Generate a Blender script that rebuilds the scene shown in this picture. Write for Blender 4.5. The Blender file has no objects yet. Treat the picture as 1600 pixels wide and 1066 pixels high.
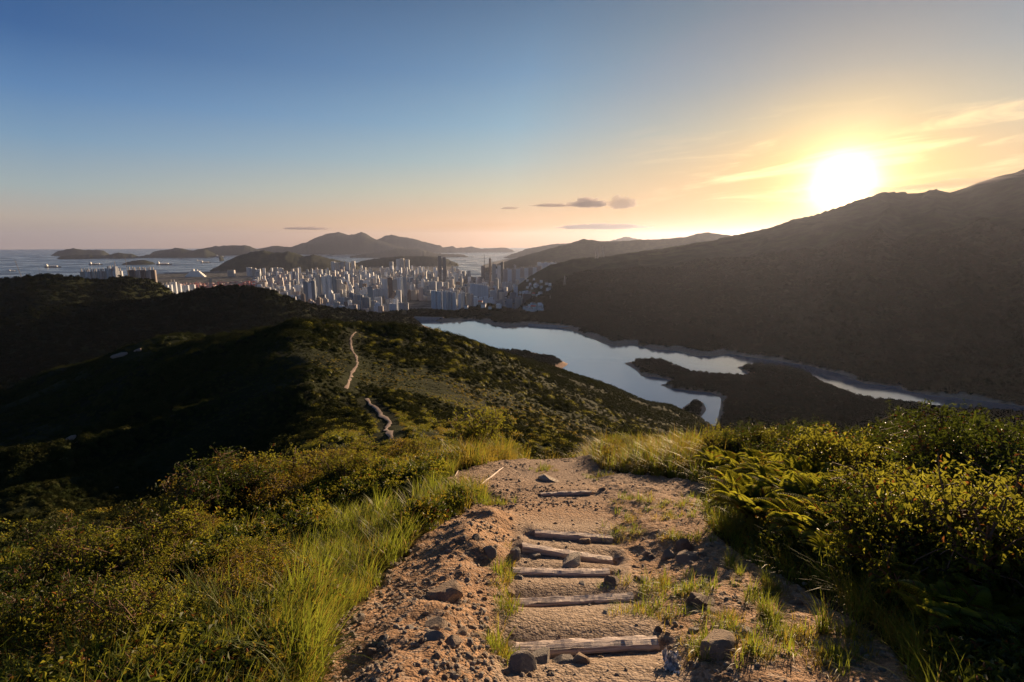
import bpy, math, random
import numpy as np
R = math.radians
rng = np.random.default_rng(7)
random.seed(7)
scene = bpy.context.scene
COL = scene.collection

# ------------------------------------------------------------------ camera, world, sun, exposure
H = 532.0                     # eye height above the sea, metres
F = 800.0                     # focal length in pixels of the 1600 px wide photograph
PITCH = math.atan(153 / F)
cam_d = bpy.data.cameras.new('camera')
cam_d.sensor_width = 36.0
cam_d.lens = 36.0 * F / 1600.0
cam_d.clip_start = 0.05
cam_d.clip_end = 200000.0
cam = bpy.data.objects.new('camera', cam_d)
COL.objects.link(cam)
cam.location = (0, 0, H)
cam.rotation_euler = (R(90) - PITCH, 0, 0)
scene.camera = cam
cP, sP = math.cos(PITCH), math.sin(PITCH)

def ray(px, py):
    """photo pixel -> azimuth (rad, + to the right) and tangent of elevation"""
    u = (np.asarray(px, float) - 800) / F
    v = (np.asarray(py, float) - 533) / F
    fwd = cP - v * sP
    up = -v * cP - sP
    return np.arctan2(u, fwd), up / np.hypot(u, fwd)

SUN_AZ, SUN_TE = [float(a) for a in ray(1318, 287)]
SUN_EL = math.atan(SUN_TE)
SUN_DIR = (math.sin(SUN_AZ) * math.cos(SUN_EL), math.cos(SUN_AZ) * math.cos(SUN_EL), math.sin(SUN_EL))

world = bpy.data.worlds.new('World')
scene.world = world
world.use_nodes = True

class NT:
    def __init__(s, tree):
        s.t = tree
    def n(s, kind, **kw):
        nd = s.t.nodes.new(kind)
        for k, v in kw.items():
            if k.startswith('i_'):
                key = k[2:]
                key = int(key) if key.isdigit() else key.replace('_', ' ')
                s.put(nd.inputs[key], v)
            else:
                setattr(nd, k, v)
        return nd
    def put(s, sock, v):
        if isinstance(v, bpy.types.NodeSocket):
            s.t.links.new(v, sock)
        elif isinstance(v, bpy.types.Node):
            s.t.links.new(v.outputs[0], sock)
        else:
            if sock.type == 'RGBA' and hasattr(v, '__len__') and len(v) == 3:
                v = (*v, 1)
            sock.default_value = v
    def math(s, op, a, b=None, c=None, clamp=False):
        nd = s.t.nodes.new('ShaderNodeMath'); nd.operation = op; nd.use_clamp = clamp
        s.put(nd.inputs[0], a)
        if b is not None: s.put(nd.inputs[1], b)
        if c is not None: s.put(nd.inputs[2], c)
        return nd.outputs[0]
    def vmath(s, op, a, b=None, out=0):
        nd = s.t.nodes.new('ShaderNodeVectorMath'); nd.operation = op
        s.put(nd.inputs[0], a)
        if b is not None: s.put(nd.inputs[1], b)
        return nd.outputs[out]
    def mix(s, f, a, b, blend='MIX'):
        nd = s.t.nodes.new('ShaderNodeMix'); nd.data_type = 'RGBA'; nd.blend_type = blend
        s.put(nd.inputs[0], f); s.put(nd.inputs[6], a); s.put(nd.inputs[7], b)
        return nd.outputs[2]
    def maprange(s, v, a, b, c=0.0, d=1.0, smooth=False):
        nd = s.t.nodes.new('ShaderNodeMapRange')
        if smooth: nd.interpolation_type = 'SMOOTHSTEP'
        s.put(nd.inputs[0], v)
        for i, q in enumerate((a, b, c, d)): nd.inputs[i + 1].default_value = q
        return nd.outputs[0]
    def ramp(s, f, stops):
        nd = s.t.nodes.new('ShaderNodeValToRGB')
        s.put(nd.inputs[0], f)
        el = nd.color_ramp.elements
        while len(el) < len(stops): el.new(0.5)
        for e, (p, c) in zip(el, stops):
            e.position = p; e.color = (*c, 1)
        return nd.outputs[0]

def build_world():
    t = world.node_tree
    t.nodes.clear()
    w = NT(t)
    out = w.n('ShaderNodeOutputWorld')
    tc = w.n('ShaderNodeTexCoord')
    d = w.vmath('NORMALIZE', tc.outputs['Generated'])
    sky = w.n('ShaderNodeTexSky')
    sky.sky_type = 'NISHITA'; sky.sun_disc = False
    sky.sun_elevation = SUN_EL; sky.sun_rotation = SUN_AZ
    sky.altitude = 500; sky.air_density = 1.0; sky.dust_density = 1.2; sky.ozone_density = 2.5
    sep = w.n('ShaderNodeSeparateXYZ', i_0=d)
    X, Y, Z = sep.outputs
    # angle to the sun, degrees
    dot = w.vmath('DOT_PRODUCT', d, SUN_DIR, out=1)
    ang = w.math('MULTIPLY', w.math('ARCCOSINE', w.math('MINIMUM', dot, 0.9999999)), 57.29578)
    el = w.math('MULTIPLY', w.math('ARCSINE', Z), 57.29578)
    az = w.math('MULTIPLY', w.math('ARCTAN2', X, Y), 57.29578)
    # evening gradient: pale warm band at the horizon, deep blue overhead (degrees of elevation / 60)
    e01 = w.math('DIVIDE', el, 60.0, clamp=True)
    far = w.ramp(e01, SKY_FAR)
    near = w.ramp(e01, SKY_NEAR)
    mid = w.ramp(e01, SKY_MID)
    grad = w.mix(w.maprange(ang, 7.0, 32.0), near, mid)
    grad = w.mix(w.maprange(ang, 32.0, 72.0), grad, far)
    # darker blue far away from the sun
    # thin streaks of cirrus, only round the sun
    comb = w.n('ShaderNodeCombineXYZ', i_0=w.math('MULTIPLY', az, 0.07), i_1=w.math('ADD', w.math('MULTIPLY', el, 0.55), w.math('MULTIPLY', az, -0.05)), i_2=3.7)
    ns = w.n('ShaderNodeTexNoise', i_Vector=comb.outputs[0], i_Scale=1.0, i_Detail=6.0, i_Roughness=0.58, i_Distortion=0.6)
    streak = w.maprange(ns.outputs[0], 0.47, 0.74, 0.0, 1.0, True)
    m1 = w.maprange(el, 2.0, 5.0, 0.0, 1.0, True)
    m2 = w.maprange(el, 8.0, 14.0, 1.0, 0.0, True)
    m3 = w.maprange(az, 8.0, 26.0, 0.0, 1.0, True)
    cm = w.math('MULTIPLY', w.math('MULTIPLY', streak, m1), w.math('MULTIPLY', m2, m3))
    warm = w.mix(w.maprange(ang, 4.0, 22.0, 0.0, 1.0), (1.7, 1.15, 0.5), (0.95, 0.66, 0.38))
    grad = w.mix(w.math('MULTIPLY', cm, 0.75), grad, warm)
    # glow round the sun
    def lobe(sig, k, p=1.0):
        return w.math('MULTIPLY', w.math('EXPONENT', w.math('MULTIPLY', w.math('POWER', w.math('DIVIDE', ang, sig), p), -1.0)), k)
    core = lobe(1.25, 10.0, 1.25)
    halo = lobe(3.3, 1.5, 1.0)
    wide = lobe(8.0, 0.34, 1.2)
    def scaled(c, f):
        return w.vmath('MULTIPLY', w.n('ShaderNodeCombineXYZ', i_0=f, i_1=f, i_2=f).outputs[0], c)
    add = w.vmath('ADD', scaled((1.0, 0.86, 0.55), core), scaled((1.0, 0.62, 0.16), halo))
    add = w.vmath('ADD', add, scaled((1.0, 0.52, 0.08), wide))
    tot = w.vmath('ADD', grad, add)
    back = w.maprange(ang, 78.0, 115.0, 1.0, 0.95, True)      # the sky behind is already dusky
    tot = w.vmath('MULTIPLY', tot, w.n('ShaderNodeCombineXYZ', i_0=back, i_1=back, i_2=back).outputs[0])
    # below the horizon: a dim grey blue
    nsky = w.vmath('MINIMUM', w.vmath('MULTIPLY', sky.outputs[0], (0.16, 0.17, 0.20)), (0.5, 0.5, 0.5))
    nis = w.n('ShaderNodeBackground', i_Color=nsky, i_Strength=0.05)
    bg = w.n('ShaderNodeBackground', i_Color=tot, i_Strength=SKY_K)
    ad = w.n('ShaderNodeAddShader', i_0=nis.outputs[0], i_1=bg.outputs[0])
    t.links.new(ad.outputs[0], out.inputs[0])

SKY_K = 0.47
SKY_FAR = [(0.0, (0.42, 0.32, 0.28)), (0.035, (0.50, 0.41, 0.34)), (0.075, (0.37, 0.43, 0.43)), (0.14, (0.20, 0.33, 0.47)), (0.20, (0.105, 0.225, 0.43)),
           (0.27, (0.042, 0.120, 0.30)), (0.38, (0.026, 0.075, 0.20)), (0.75, (0.010, 0.028, 0.07)), (1.0, (0.008, 0.02, 0.05))]
SKY_MID = [(0.0, (0.78, 0.37, 0.16)), (0.03, (0.86, 0.46, 0.20)), (0.09, (0.62, 0.55, 0.38)), (0.14, (0.42, 0.50, 0.49)), (0.20, (0.26, 0.41, 0.53)),
           (0.28, (0.155, 0.285, 0.45)), (0.38, (0.085, 0.165, 0.28)), (0.75, (0.012, 0.032, 0.07)), (1.0, (0.008, 0.02, 0.045))]
SKY_NEAR = [(0.0, (0.72, 0.27, 0.03)), (0.05, (0.78, 0.34, 0.04)), (0.12, (0.64, 0.40, 0.14)), (0.18, (0.42, 0.37, 0.24)), (0.25, (0.23, 0.26, 0.26)),
            (0.34, (0.13, 0.16, 0.19)), (0.45, (0.07, 0.09, 0.12)), (0.75, (0.03, 0.036, 0.05)), (1.0, (0.015, 0.022, 0.035))]
build_world()

sun_d = bpy.data.lights.new('sun', 'SUN')
sun_d.energy = 5.0
sun_d.angle = R(0.6)
sun_d.color = (1.0, 0.70, 0.42)
sun = bpy.data.objects.new('sun', sun_d)
COL.objects.link(sun)
sun.location = (0, 0, 800)
sun.rotation_euler = (R(90) - SUN_EL - R(2.5), 0, math.pi - SUN_AZ)     # lamp shines along its -Z

vs = scene.view_settings
vs.view_transform = 'Standard'; vs.look = 'None'; vs.exposure = 1.0; vs.gamma = 1.0
vs.use_curve_mapping = False
cy = scene.cycles
cy.use_denoising = True
cy.max_bounces = 6; cy.diffuse_bounces = 2; cy.glossy_bounces = 3; cy.transmission_bounces = 4
cy.volume_bounces = 1; cy.transparent_max_bounces = 12
cy.sample_clamp_indirect = 4.0
cy.caustics_reflective = False; cy.caustics_refractive = False

# ------------------------------------------------------------------ noise and small helpers
def _hash(ix, iy, seed):
    h = (ix.astype(np.int64) * 374761393 + iy.astype(np.int64) * 668265263 + seed * 974711) & 0xffffffff
    h = ((h ^ (h >> 13)) * 1274126177) & 0xffffffff
    return ((h ^ (h >> 16)) & 0xffff) / 65535.0

def vnoise(x, y, seed=0):
    ix = np.floor(x); iy = np.floor(y)
    fx = x - ix; fy = y - iy
    fx = fx * fx * fx * (fx * (fx * 6 - 15) + 10); fy = fy * fy * fy * (fy * (fy * 6 - 15) + 10)
    a = _hash(ix, iy, seed); b = _hash(ix + 1, iy, seed); c = _hash(ix, iy + 1, seed); d = _hash(ix + 1, iy + 1, seed)
    return (a + (b - a) * fx) * (1 - fy) + (c + (d - c) * fx) * fy

def fbm(x, y, wl, octs=4, seed=0, gain=0.5):
    x = np.asarray(x, float); y = np.asarray(y, float)
    s = 0; a = 1.0; tot = 0
    for k in range(octs):
        q = 2 ** k / wl
        c, sn = math.cos(0.7 * k + seed), math.sin(0.7 * k + seed)
        s = s + a * (vnoise((x * c - y * sn) * q, (x * sn + y * c) * q, seed + k) * 2 - 1)
        tot += a; a *= gain
    return s / tot

def ridged(x, y, wl, octs=3, seed=0):
    x = np.asarray(x, float); y = np.asarray(y, float)
    s = 0; a = 1.0; tot = 0
    for k in range(octs):
        q = 2 ** k / wl
        c, sn = math.cos(1.1 * k + seed), math.sin(1.1 * k + seed)
        s = s + a * (1 - 2 * np.abs(vnoise((x * c - y * sn) * q, (x * sn + y * c) * q, seed + k) * 2 - 1))
        tot += a; a *= 0.5
    return s / tot

def sstep(x, a, b):
    t = np.clip((np.asarray(x, float) - a) / (b - a), 0, 1)
    return t * t * (3 - 2 * t)

def in_poly(x, y, P):
    x = np.asarray(x, float); y = np.asarray(y, float)
    c = np.zeros(x.shape, bool)
    n = len(P)
    for i in range(n):
        x1, y1 = P[i]; x2, y2 = P[(i + 1) % n]
        if y1 == y2: continue
        k = ((y1 > y) != (y2 > y)) & (x < (x2 - x1) * (y - y1) / (y2 - y1) + x1)
        c ^= k
    return c

def poly_dist(x, y, P, closed=True):
    x = np.asarray(x, float); y = np.asarray(y, float)
    d = np.full(x.shape, 1e18)
    n = len(P)
    for i in range(n if closed else n - 1):
        x1, y1 = P[i]; x2, y2 = P[(i + 1) % n]
        dx, dy = x2 - x1, y2 - y1
        t = np.clip(((x - x1) * dx + (y - y1) * dy) / (dx * dx + dy * dy + 1e-9), 0, 1)
        d = np.minimum(d, (x - x1 - t * dx) ** 2 + (y - y1 - t * dy) ** 2)
    return np.sqrt(d)

# ------------------------------------------------------------------ the shape of the land
# near and middle hill: for columns of the photograph, the picture row at which the ground stands at each distance
RK = [12, 30, 60, 120, 200, 300, 400, 500, 650, 850, 1050, 1400]
TAB = {
    -500: [960, 1000, 960, 850, 780, 720, 700, 690, 680, 690, 700, 720],
    0:    [885, 930, 900, 830, 760, 715, 680, 650, 618, 640, 660, 680],
    100:  [875, 915, 880, 815, 740, 690, 645, 610, 577, 600, 640, 660],
    200:  [860, 890, 860, 795, 715, 650, 595, 550, 580, 600, 620, 640],
    300:  [835, 860, 830, 760, 675, 605, 555, 534, 560, 590, 610, 640],
    400:  [805, 825, 790, 720, 640, 570, 529, 545, 560, 590, 610, 640],
    480:  [780, 795, 755, 690, 610, 545, 506, 530, 560, 590, 610, 640],
    555:  [768, 755, 728, 688, 605, 545, 499, 520, 560, 590, 610, 640],
    620:  [752, 740, 715, 665, 605, 550, 501, 525, 560, 590, 610, 640],
    700:  [742, 740, 715, 672, 620, 565, 517, 540, 560, 590, 610, 640],
    780:  [733, 745, 722, 690, 645, 597, 552, 548, 565, 600, 620, 640],
    860:  [725, 752, 735, 705, 670, 630, 595, 572, 576, 620, 640, 680],
    940:  [718, 760, 745, 720, 690, 660, 630, 606, 597, 640, 680, 700],
    1000: [714, 765, 752, 730, 705, 680, 655, 635, 622, 650, 700, 720],
    1060: [708, 768, 755, 740, 720, 700, 680, 660, 636, 640, 700, 740],
    1100: [710, 772, 760, 745, 730, 712, 700, 690, 670, 650, 668, 740],
    1150: [712, 775, 765, 755, 740, 725, 715, 705, 700, 690, 700, 740],
    1300: [716, 785, 785, 785, 770, 760, 750, 745, 740, 740, 740, 745],
    1450: [718, 790, 800, 800, 790, 780, 770, 765, 760, 760, 760, 760],
    1600: [720, 800, 810, 810, 800, 795, 790, 785, 780, 780, 780, 780],
    2100: [725, 810, 820, 820, 810, 800, 795, 790, 785, 780, 780, 780],
}
cols = sorted(TAB)
TAZ = ray(np.array(cols), np.full(len(cols), 560.0))[0]
TD = np.array([ray(np.full(len(RK), c), np.array(TAB[c]))[1] for c in cols])      # tangent of elevation
TD[0] = ray(np.zeros(len(RK)) , np.array(TAB[-500]))[1]; TD[-1] = ray(np.full(len(RK), 1600.0), np.array(TAB[2100]))[1]
TL = np.log(RK)
GA = np.linspace(TAZ[0], TAZ[-1], 500); GL = np.linspace(TL[0], TL[-1], 260)
tmp = np.array([np.interp(GL, TL, row) for row in TD])
GRID = np.array([np.interp(GA, TAZ, tmp[:, j]) for j in range(len(GL))]).T
def blur(A, n, axis):
    k = np.hanning(n + 2)[1:-1]; k /= k.sum()
    pad = [(0, 0), (0, 0)]; pad[axis] = (n // 2, n // 2)
    B = np.pad(A, pad, mode='edge')
    return np.apply_along_axis(lambda m: np.convolve(m, k, 'valid'), axis, B)
GRID = blur(blur(GRID, 15, 0), 11, 1)

def table(az, r):
    a = np.clip((az - GA[0]) / (GA[-1] - GA[0]) * (len(GA) - 1), 0, len(GA) - 1.001)
    l = np.clip((np.log(np.maximum(r, 1)) - GL[0]) / (GL[-1] - GL[0]) * (len(GL) - 1), 0, len(GL) - 1.001)
    ia = a.astype(int); il = l.astype(int); fa = a - ia; fl = l - il
    g = GRID
    v = (g[ia, il] * (1 - fa) + g[ia + 1, il] * fa) * (1 - fl) + (g[ia, il + 1] * (1 - fa) + g[ia + 1, il + 1] * fa) * fl
    return H + v * r

PROF = np.array([(-40, -11.0), (-5, 0.35), (0, 1.72), (1.5, 2.05), (2.82, 2.47), (3.64, 2.77), (4.17, 2.93), (4.6, 3.03), (5.07, 3.13),
                 (6.95, 3.60), (10.3, 4.50), (12, 5.05), (20, 8.2), (60, 24)])
def near_ground(x, y):
    p = np.interp(y, PROF[:, 0], PROF[:, 1])
    xr = x - (0.45 + 0.06 * np.clip(y - 2.8, 0, 9))
    lf = np.maximum(-xr - 1.6, 0); rt = np.maximum(xr - 1.2, 0)
    z = -p - 0.10 * lf ** 1.35 + 0.06 * rt * sstep(-rt, -14, 2) - 0.02 * rt
    z = z + 0.05 * sstep(np.abs(xr), 0.7, 1.5)
    z = z + 0.10 * fbm(x, y, 2.6, 3, 5) * sstep(np.abs(xr), 0.5, 1.5)
    return H + z

# ridges: (px, py of skyline, distance of crest, distance of foot, height of foot)
def layer(pts, back=0.35, p=1.0, amp=1.0, wl=500, seed=1, edge=0.03):
    pts = np.array(pts, float)
    az, te = ray(pts[:, 0], pts[:, 1])
    zc = H + te * pts[:, 2]
    return dict(az=az, zc=zc, rc=pts[:, 2], rf=pts[:, 3], zf=pts[:, 4], back=back, p=p, amp=amp, wl=wl, seed=seed, edge=edge)
LAYERS = [
 # low wooded hills between the reservoir and the town
 layer([(540, 488, 2900, 2300, 150), (600, 492, 2900, 2400, 150), (650, 486, 2900, 2500, 195), (700, 488, 2800, 2480, 195), (730, 482, 2700, 2450, 195), (760, 474, 2750, 2400, 195),
        (800, 483, 2800, 2330, 195), (830, 488, 2850, 2300, 195), (870, 490, 2850, 2250, 195), (920, 492, 2900, 2150, 195), (960, 500, 2900, 2000, 195)], back=0.30, amp=0.35, wl=300, seed=3),
 # dark hills to the left
 layer([(-500, 425, 2600, 1900, 240), (0, 437, 2600, 1900, 240), (45, 431, 2600, 1900, 240), (72, 428, 2600, 1900, 240), (110, 430, 2600, 1900, 240), (150, 438, 2600, 1900, 240), (190, 431, 2650, 1950, 230),
        (235, 436, 2700, 2000, 200), (258, 447, 2750, 2050, 180), (275, 462, 2800, 2100, 150)], back=0.5, amp=0.9, wl=420, seed=11),
 layer([(-500, 540, 1800, 1150, 120), (0, 498, 1800, 1150, 120), (60, 482, 1850, 1150, 120), (130, 476, 1900, 1150, 120), (200, 470, 1900, 1150, 120), (250, 467, 1900, 1150, 120), (285, 459, 1900, 1150, 120), (320, 452, 1900, 1150, 120),
        (350, 448, 1900, 1150, 120), (395, 449, 1900, 1150, 120), (425, 456, 1900, 1150, 120), (450, 465, 1900, 1150, 120), (480, 474, 1900, 1150, 120), (520, 481, 1950, 1200, 130), (560, 485, 2000, 1300, 140), (620, 493, 2050, 1450, 150), (650, 498, 2100, 1600, 160)],
        back=0.5, amp=1.0, wl=380, seed=21),
 # the big mountain at the right
 layer([(815, 478, 3300, 2500, 150), (840, 459, 3300, 2400, 160), (870, 440, 3400, 2250, 192), (900, 425, 3500, 2100, 192), (950, 411, 3700, 1950, 192), (1000, 403, 3900, 1850, 192), (1050, 393, 4100, 1720, 192),
        (1100, 380, 4300, 1650, 192), (1140, 370, 4500, 1620, 192), (1200, 357, 4700, 1560, 192), (1230, 347, 4800, 1520, 192), (1262, 337, 4900, 1500, 192), (1290, 327, 5000, 1480, 192),
        (1320, 318, 5100, 1450, 192), (1345, 310, 5200, 1430, 192), (1375, 301, 5300, 1400, 192), (1410, 296, 5400, 1380, 192), (1445, 299, 5450, 1360, 192), (1465, 293, 5500, 1350, 192), (1485, 297, 5500, 1340, 192),
        (1520, 287, 5500, 1320, 192), (1560, 280, 5500, 1300, 192), (1600, 270, 5500, 1280, 192), (1700, 250, 5500, 1250, 192), (2200, 240, 5500, 1250, 192)], back=0.25, p=1.12, amp=1.1, wl=700, seed=31),
 layer([(1540, 300, 6800, 6000, 500), (1560, 282, 6800, 6000, 500), (1600, 262, 6800, 6000, 500), (1650, 240, 6800, 6000, 500), (1900, 220, 6800, 6000, 500)], amp=0.3, seed=35),
 # hills further up the valley
 layer([(800, 452, 4800, 4200, 20), (830, 430, 4800, 4100, 60), (860, 413, 4800, 4000, 80), (905, 402, 4800, 4000, 100), (950, 400, 4800, 4000, 120), (1000, 392, 4800, 4000, 120), (1050, 385, 4800, 4000, 120), (1100, 376, 4800, 4000, 120), (1200, 372, 4800, 4000, 120)], amp=0.8, wl=420, seed=41),
 layer([(755, 420, 10400, 9558, 10), (785, 410, 10400, 9396, 10), (810, 402, 10400, 9234, 10), (840, 394, 10400, 9072, 10), (870, 385, 10400, 8910, 10), (900, 377, 10400, 8910, 20), (912, 374, 10400, 8910, 20), (940, 377, 10400, 8910, 20), (970, 376, 10400, 8910, 20),
        (1000, 373, 10400, 8910, 20), (1070, 371, 10400, 8910, 20), (1090, 365, 10400, 8910, 20), (1108, 362, 10400, 8910, 20), (1135, 366, 10400, 8910, 20), (1180, 372, 10400, 8910, 20)], amp=1.0, wl=896, seed=51),
 layer([(785, 403, 19475, 18690, -5), (800, 396, 19475, 18480, -5), (822, 388, 19475, 18270, -5), (845, 383, 19475, 18060, -5), (868, 379, 19475, 18060, -5), (900, 378, 19475, 18060, -5)], amp=0.6, seed=55),
 layer([(948, 376, 25900, 24375, -5), (965, 371, 25900, 24375, -5), (978, 367, 25900, 24375, -5), (990, 370, 25900, 24375, -5), (1010, 376, 25900, 24375, -5)], amp=0.4, seed=57),
 # hill behind the container port, and the one behind the town
 layer([(322, 428, 11841, 11304, 4), (345, 413, 12001, 10976, 4), (370, 400, 12001, 10648, 4), (395, 393, 12001, 10485, 4), (412, 391, 12001, 10485, 4), (428, 395, 12001, 10485, 4), (452, 393, 12001, 10485, 4), (475, 400, 12001, 10485, 4), (490, 398, 12001, 10485, 4),
        (520, 405, 12001, 10648, 4), (560, 413, 12001, 10976, 4)], amp=0.8, wl=630, seed=61),
 layer([(555, 411, 12543, 11832, 4), (590, 402, 12694, 11678, 4), (630, 398, 12694, 11678, 4), (670, 399, 12694, 11678, 4), (700, 404, 12543, 11678, 4), (715, 411, 12392, 11678, 4), (724, 424, 12241, 11832, 4)], amp=0.5, wl=476, seed=65),
 layer([(548, 400, 20994, 19756, -5), (590, 393, 20994, 19380, -5), (620, 388, 20994, 19380, -5), (655, 389, 20994, 19380, -5), (680, 395, 20811, 19756, -5), (725, 398, 20629, 19944, -5), (742, 405, 20081, 20133, -5)], amp=0.6, wl=815, seed=67),
 # the large island across the water
 layer([(400, 389, 27900, 26910, -5), (430, 384, 27900, 26910, -5), (455, 386, 27900, 26910, -5), (480, 378, 27900, 26325, -5), (500, 369, 27900, 26325, -5), (516, 365, 27900, 26325, -5), (530, 363, 27900, 26325, -5), (545, 367, 27900, 26325, -5), (557, 365, 27900, 26325, -5),
        (564, 362, 27900, 26325, -5), (572, 365, 27900, 26325, -5), (585, 373, 27900, 26910, -5), (610, 381, 27900, 26910, -5), (640, 390, 27900, 27300, -5)], amp=1.4, wl=1980, seed=71),
 layer([(560, 380, 29700, 28380, -5), (590, 374, 29700, 28380, -5), (603, 368, 29700, 28380, -5), (612, 366, 29700, 28380, -5), (622, 369, 29700, 28380, -5), (645, 372, 29700, 28380, -5), (665, 378, 29700, 28896, -5), (685, 383, 29700, 29240, -5), (720, 385, 30525, 30100, -5), (800, 387, 31350, 30960, -5)], amp=1.0, wl=1980, seed=75),
 # smaller islands at the left
 layer([(95, 400, 23430, 22910, -5), (120, 398, 23430, 22910, -5), (165, 399, 23430, 22910, -5), (185, 395, 23430, 22910, -5), (205, 397, 23430, 22910, -5), (214, 400, 23430, 23055, -5)], amp=0.3, wl=710, seed=81),
 layer([(210, 401, 23490, 23120, -5), (225, 398, 23490, 23120, -5), (245, 397, 23490, 22780, -5), (270, 391, 23490, 22610, -5), (282, 389, 23490, 22610, -5), (296, 392, 23490, 22610, -5), (320, 388, 23490, 22610, -5), (332, 393, 23490, 22950, -5), (345, 399, 23490, 23630, -5)], amp=0.5, wl=810, seed=83),
 layer([(240, 393, 27000, 26219, -5), (262, 390, 27000, 26219, -5), (275, 387, 27000, 26219, -5), (300, 391, 27000, 26219, -5), (340, 384, 27000, 25529, -5), (365, 383, 27000, 25529, -5), (385, 383, 27000, 25529, -5), (402, 389, 27000, 25943, -5)], amp=0.6, wl=945, seed=85),
 layer([(192, 410, 16330, 16016, -5), (205, 405, 16330, 16016, -5), (219, 403, 16330, 15944, -5), (230, 405, 16330, 16016, -5), (240, 410, 16330, 16159, -5)], amp=0.3, wl=426, seed=87),
 layer([(90, 391, 30000, 28500, -5), (105, 388, 30000, 28500, -5), (118, 386, 30000, 28500, -5), (135, 389, 30000, 28500, -5), (160, 389, 30000, 28500, -5)], amp=0.3, wl=900, seed=89),
]
# the town plain: land outline given on the sea plane
def on_plane(px, py, z):
    az, te = ray(px, py)
    r = (z - H) / te
    return r * np.sin(az), r * np.cos(az)
_c = [(-400, 470), (0, 443), (100, 441), (180, 436), (225, 431), (262, 427), (300, 426), (335, 425), (380, 417), (480, 412), (560, 413), (640, 411), (690, 412), (722, 424), (730, 430), (742, 434), (752, 433), (758, 424), (752, 416),
      (770, 410), (800, 403), (850, 397), (1000, 395), (1300, 395)]
LAND = [tuple(float(q) for q in on_plane(a, b, 0.0)) for a, b in _c] + [(3500, 800), (-3500, 800)]
# the reservoir
WZ = 190.0
_w = [(650, 497), (672, 500), (690, 503), (712, 502), (735, 499), (755, 503), (772, 508), (790, 511), (812, 509), (830, 508), (884, 514), (905, 520), (925, 529), (943, 537), (965, 541), (985, 538), (1000, 541), (1022, 546), (1060, 549),
      (1085, 556), (1115, 557), (1140, 553), (1170, 558), (1210, 563), (1262, 571), (1290, 578), (1325, 588), (1350, 599), (1378, 602), (1408, 603), (1412, 610), (1450, 617), (1500, 622), (1560, 630), (1640, 640),
      (1640, 652), (1530, 643), (1480, 641), (1412, 632), (1375, 628), (1350, 624), (1322, 614), (1300, 606), (1275, 592), (1262, 583), (1225, 576), (1178, 571), (1150, 574), (1172, 585), (1157, 590), (1120, 587), (1085, 584), (1060, 573), (1035, 565), (1008, 563),
      (974, 568), (992, 576), (1003, 588), (1030, 590), (1052, 595), (1040, 600), (1028, 600), (1045, 607), (1080, 611), (1112, 614), (1127, 622), (1125, 640), (1118, 668), (1100, 672), (1092, 655), (1104, 640), (1098, 628), (1080, 628), (1050, 650),
      (1010, 655), (960, 625), (900, 600), (868, 582), (888, 569), (868, 560), (830, 552), (790, 549), (760, 545), (700, 524), (655, 506)]
RES = [tuple(float(q) for q in on_plane(a, b, WZ)) for a, b in _w]
RBX = (min(p[0] for p in RES) - 400, max(p[0] for p in RES) + 400, min(p[1] for p in RES) - 400, max(p[1] for p in RES) + 400)

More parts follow.
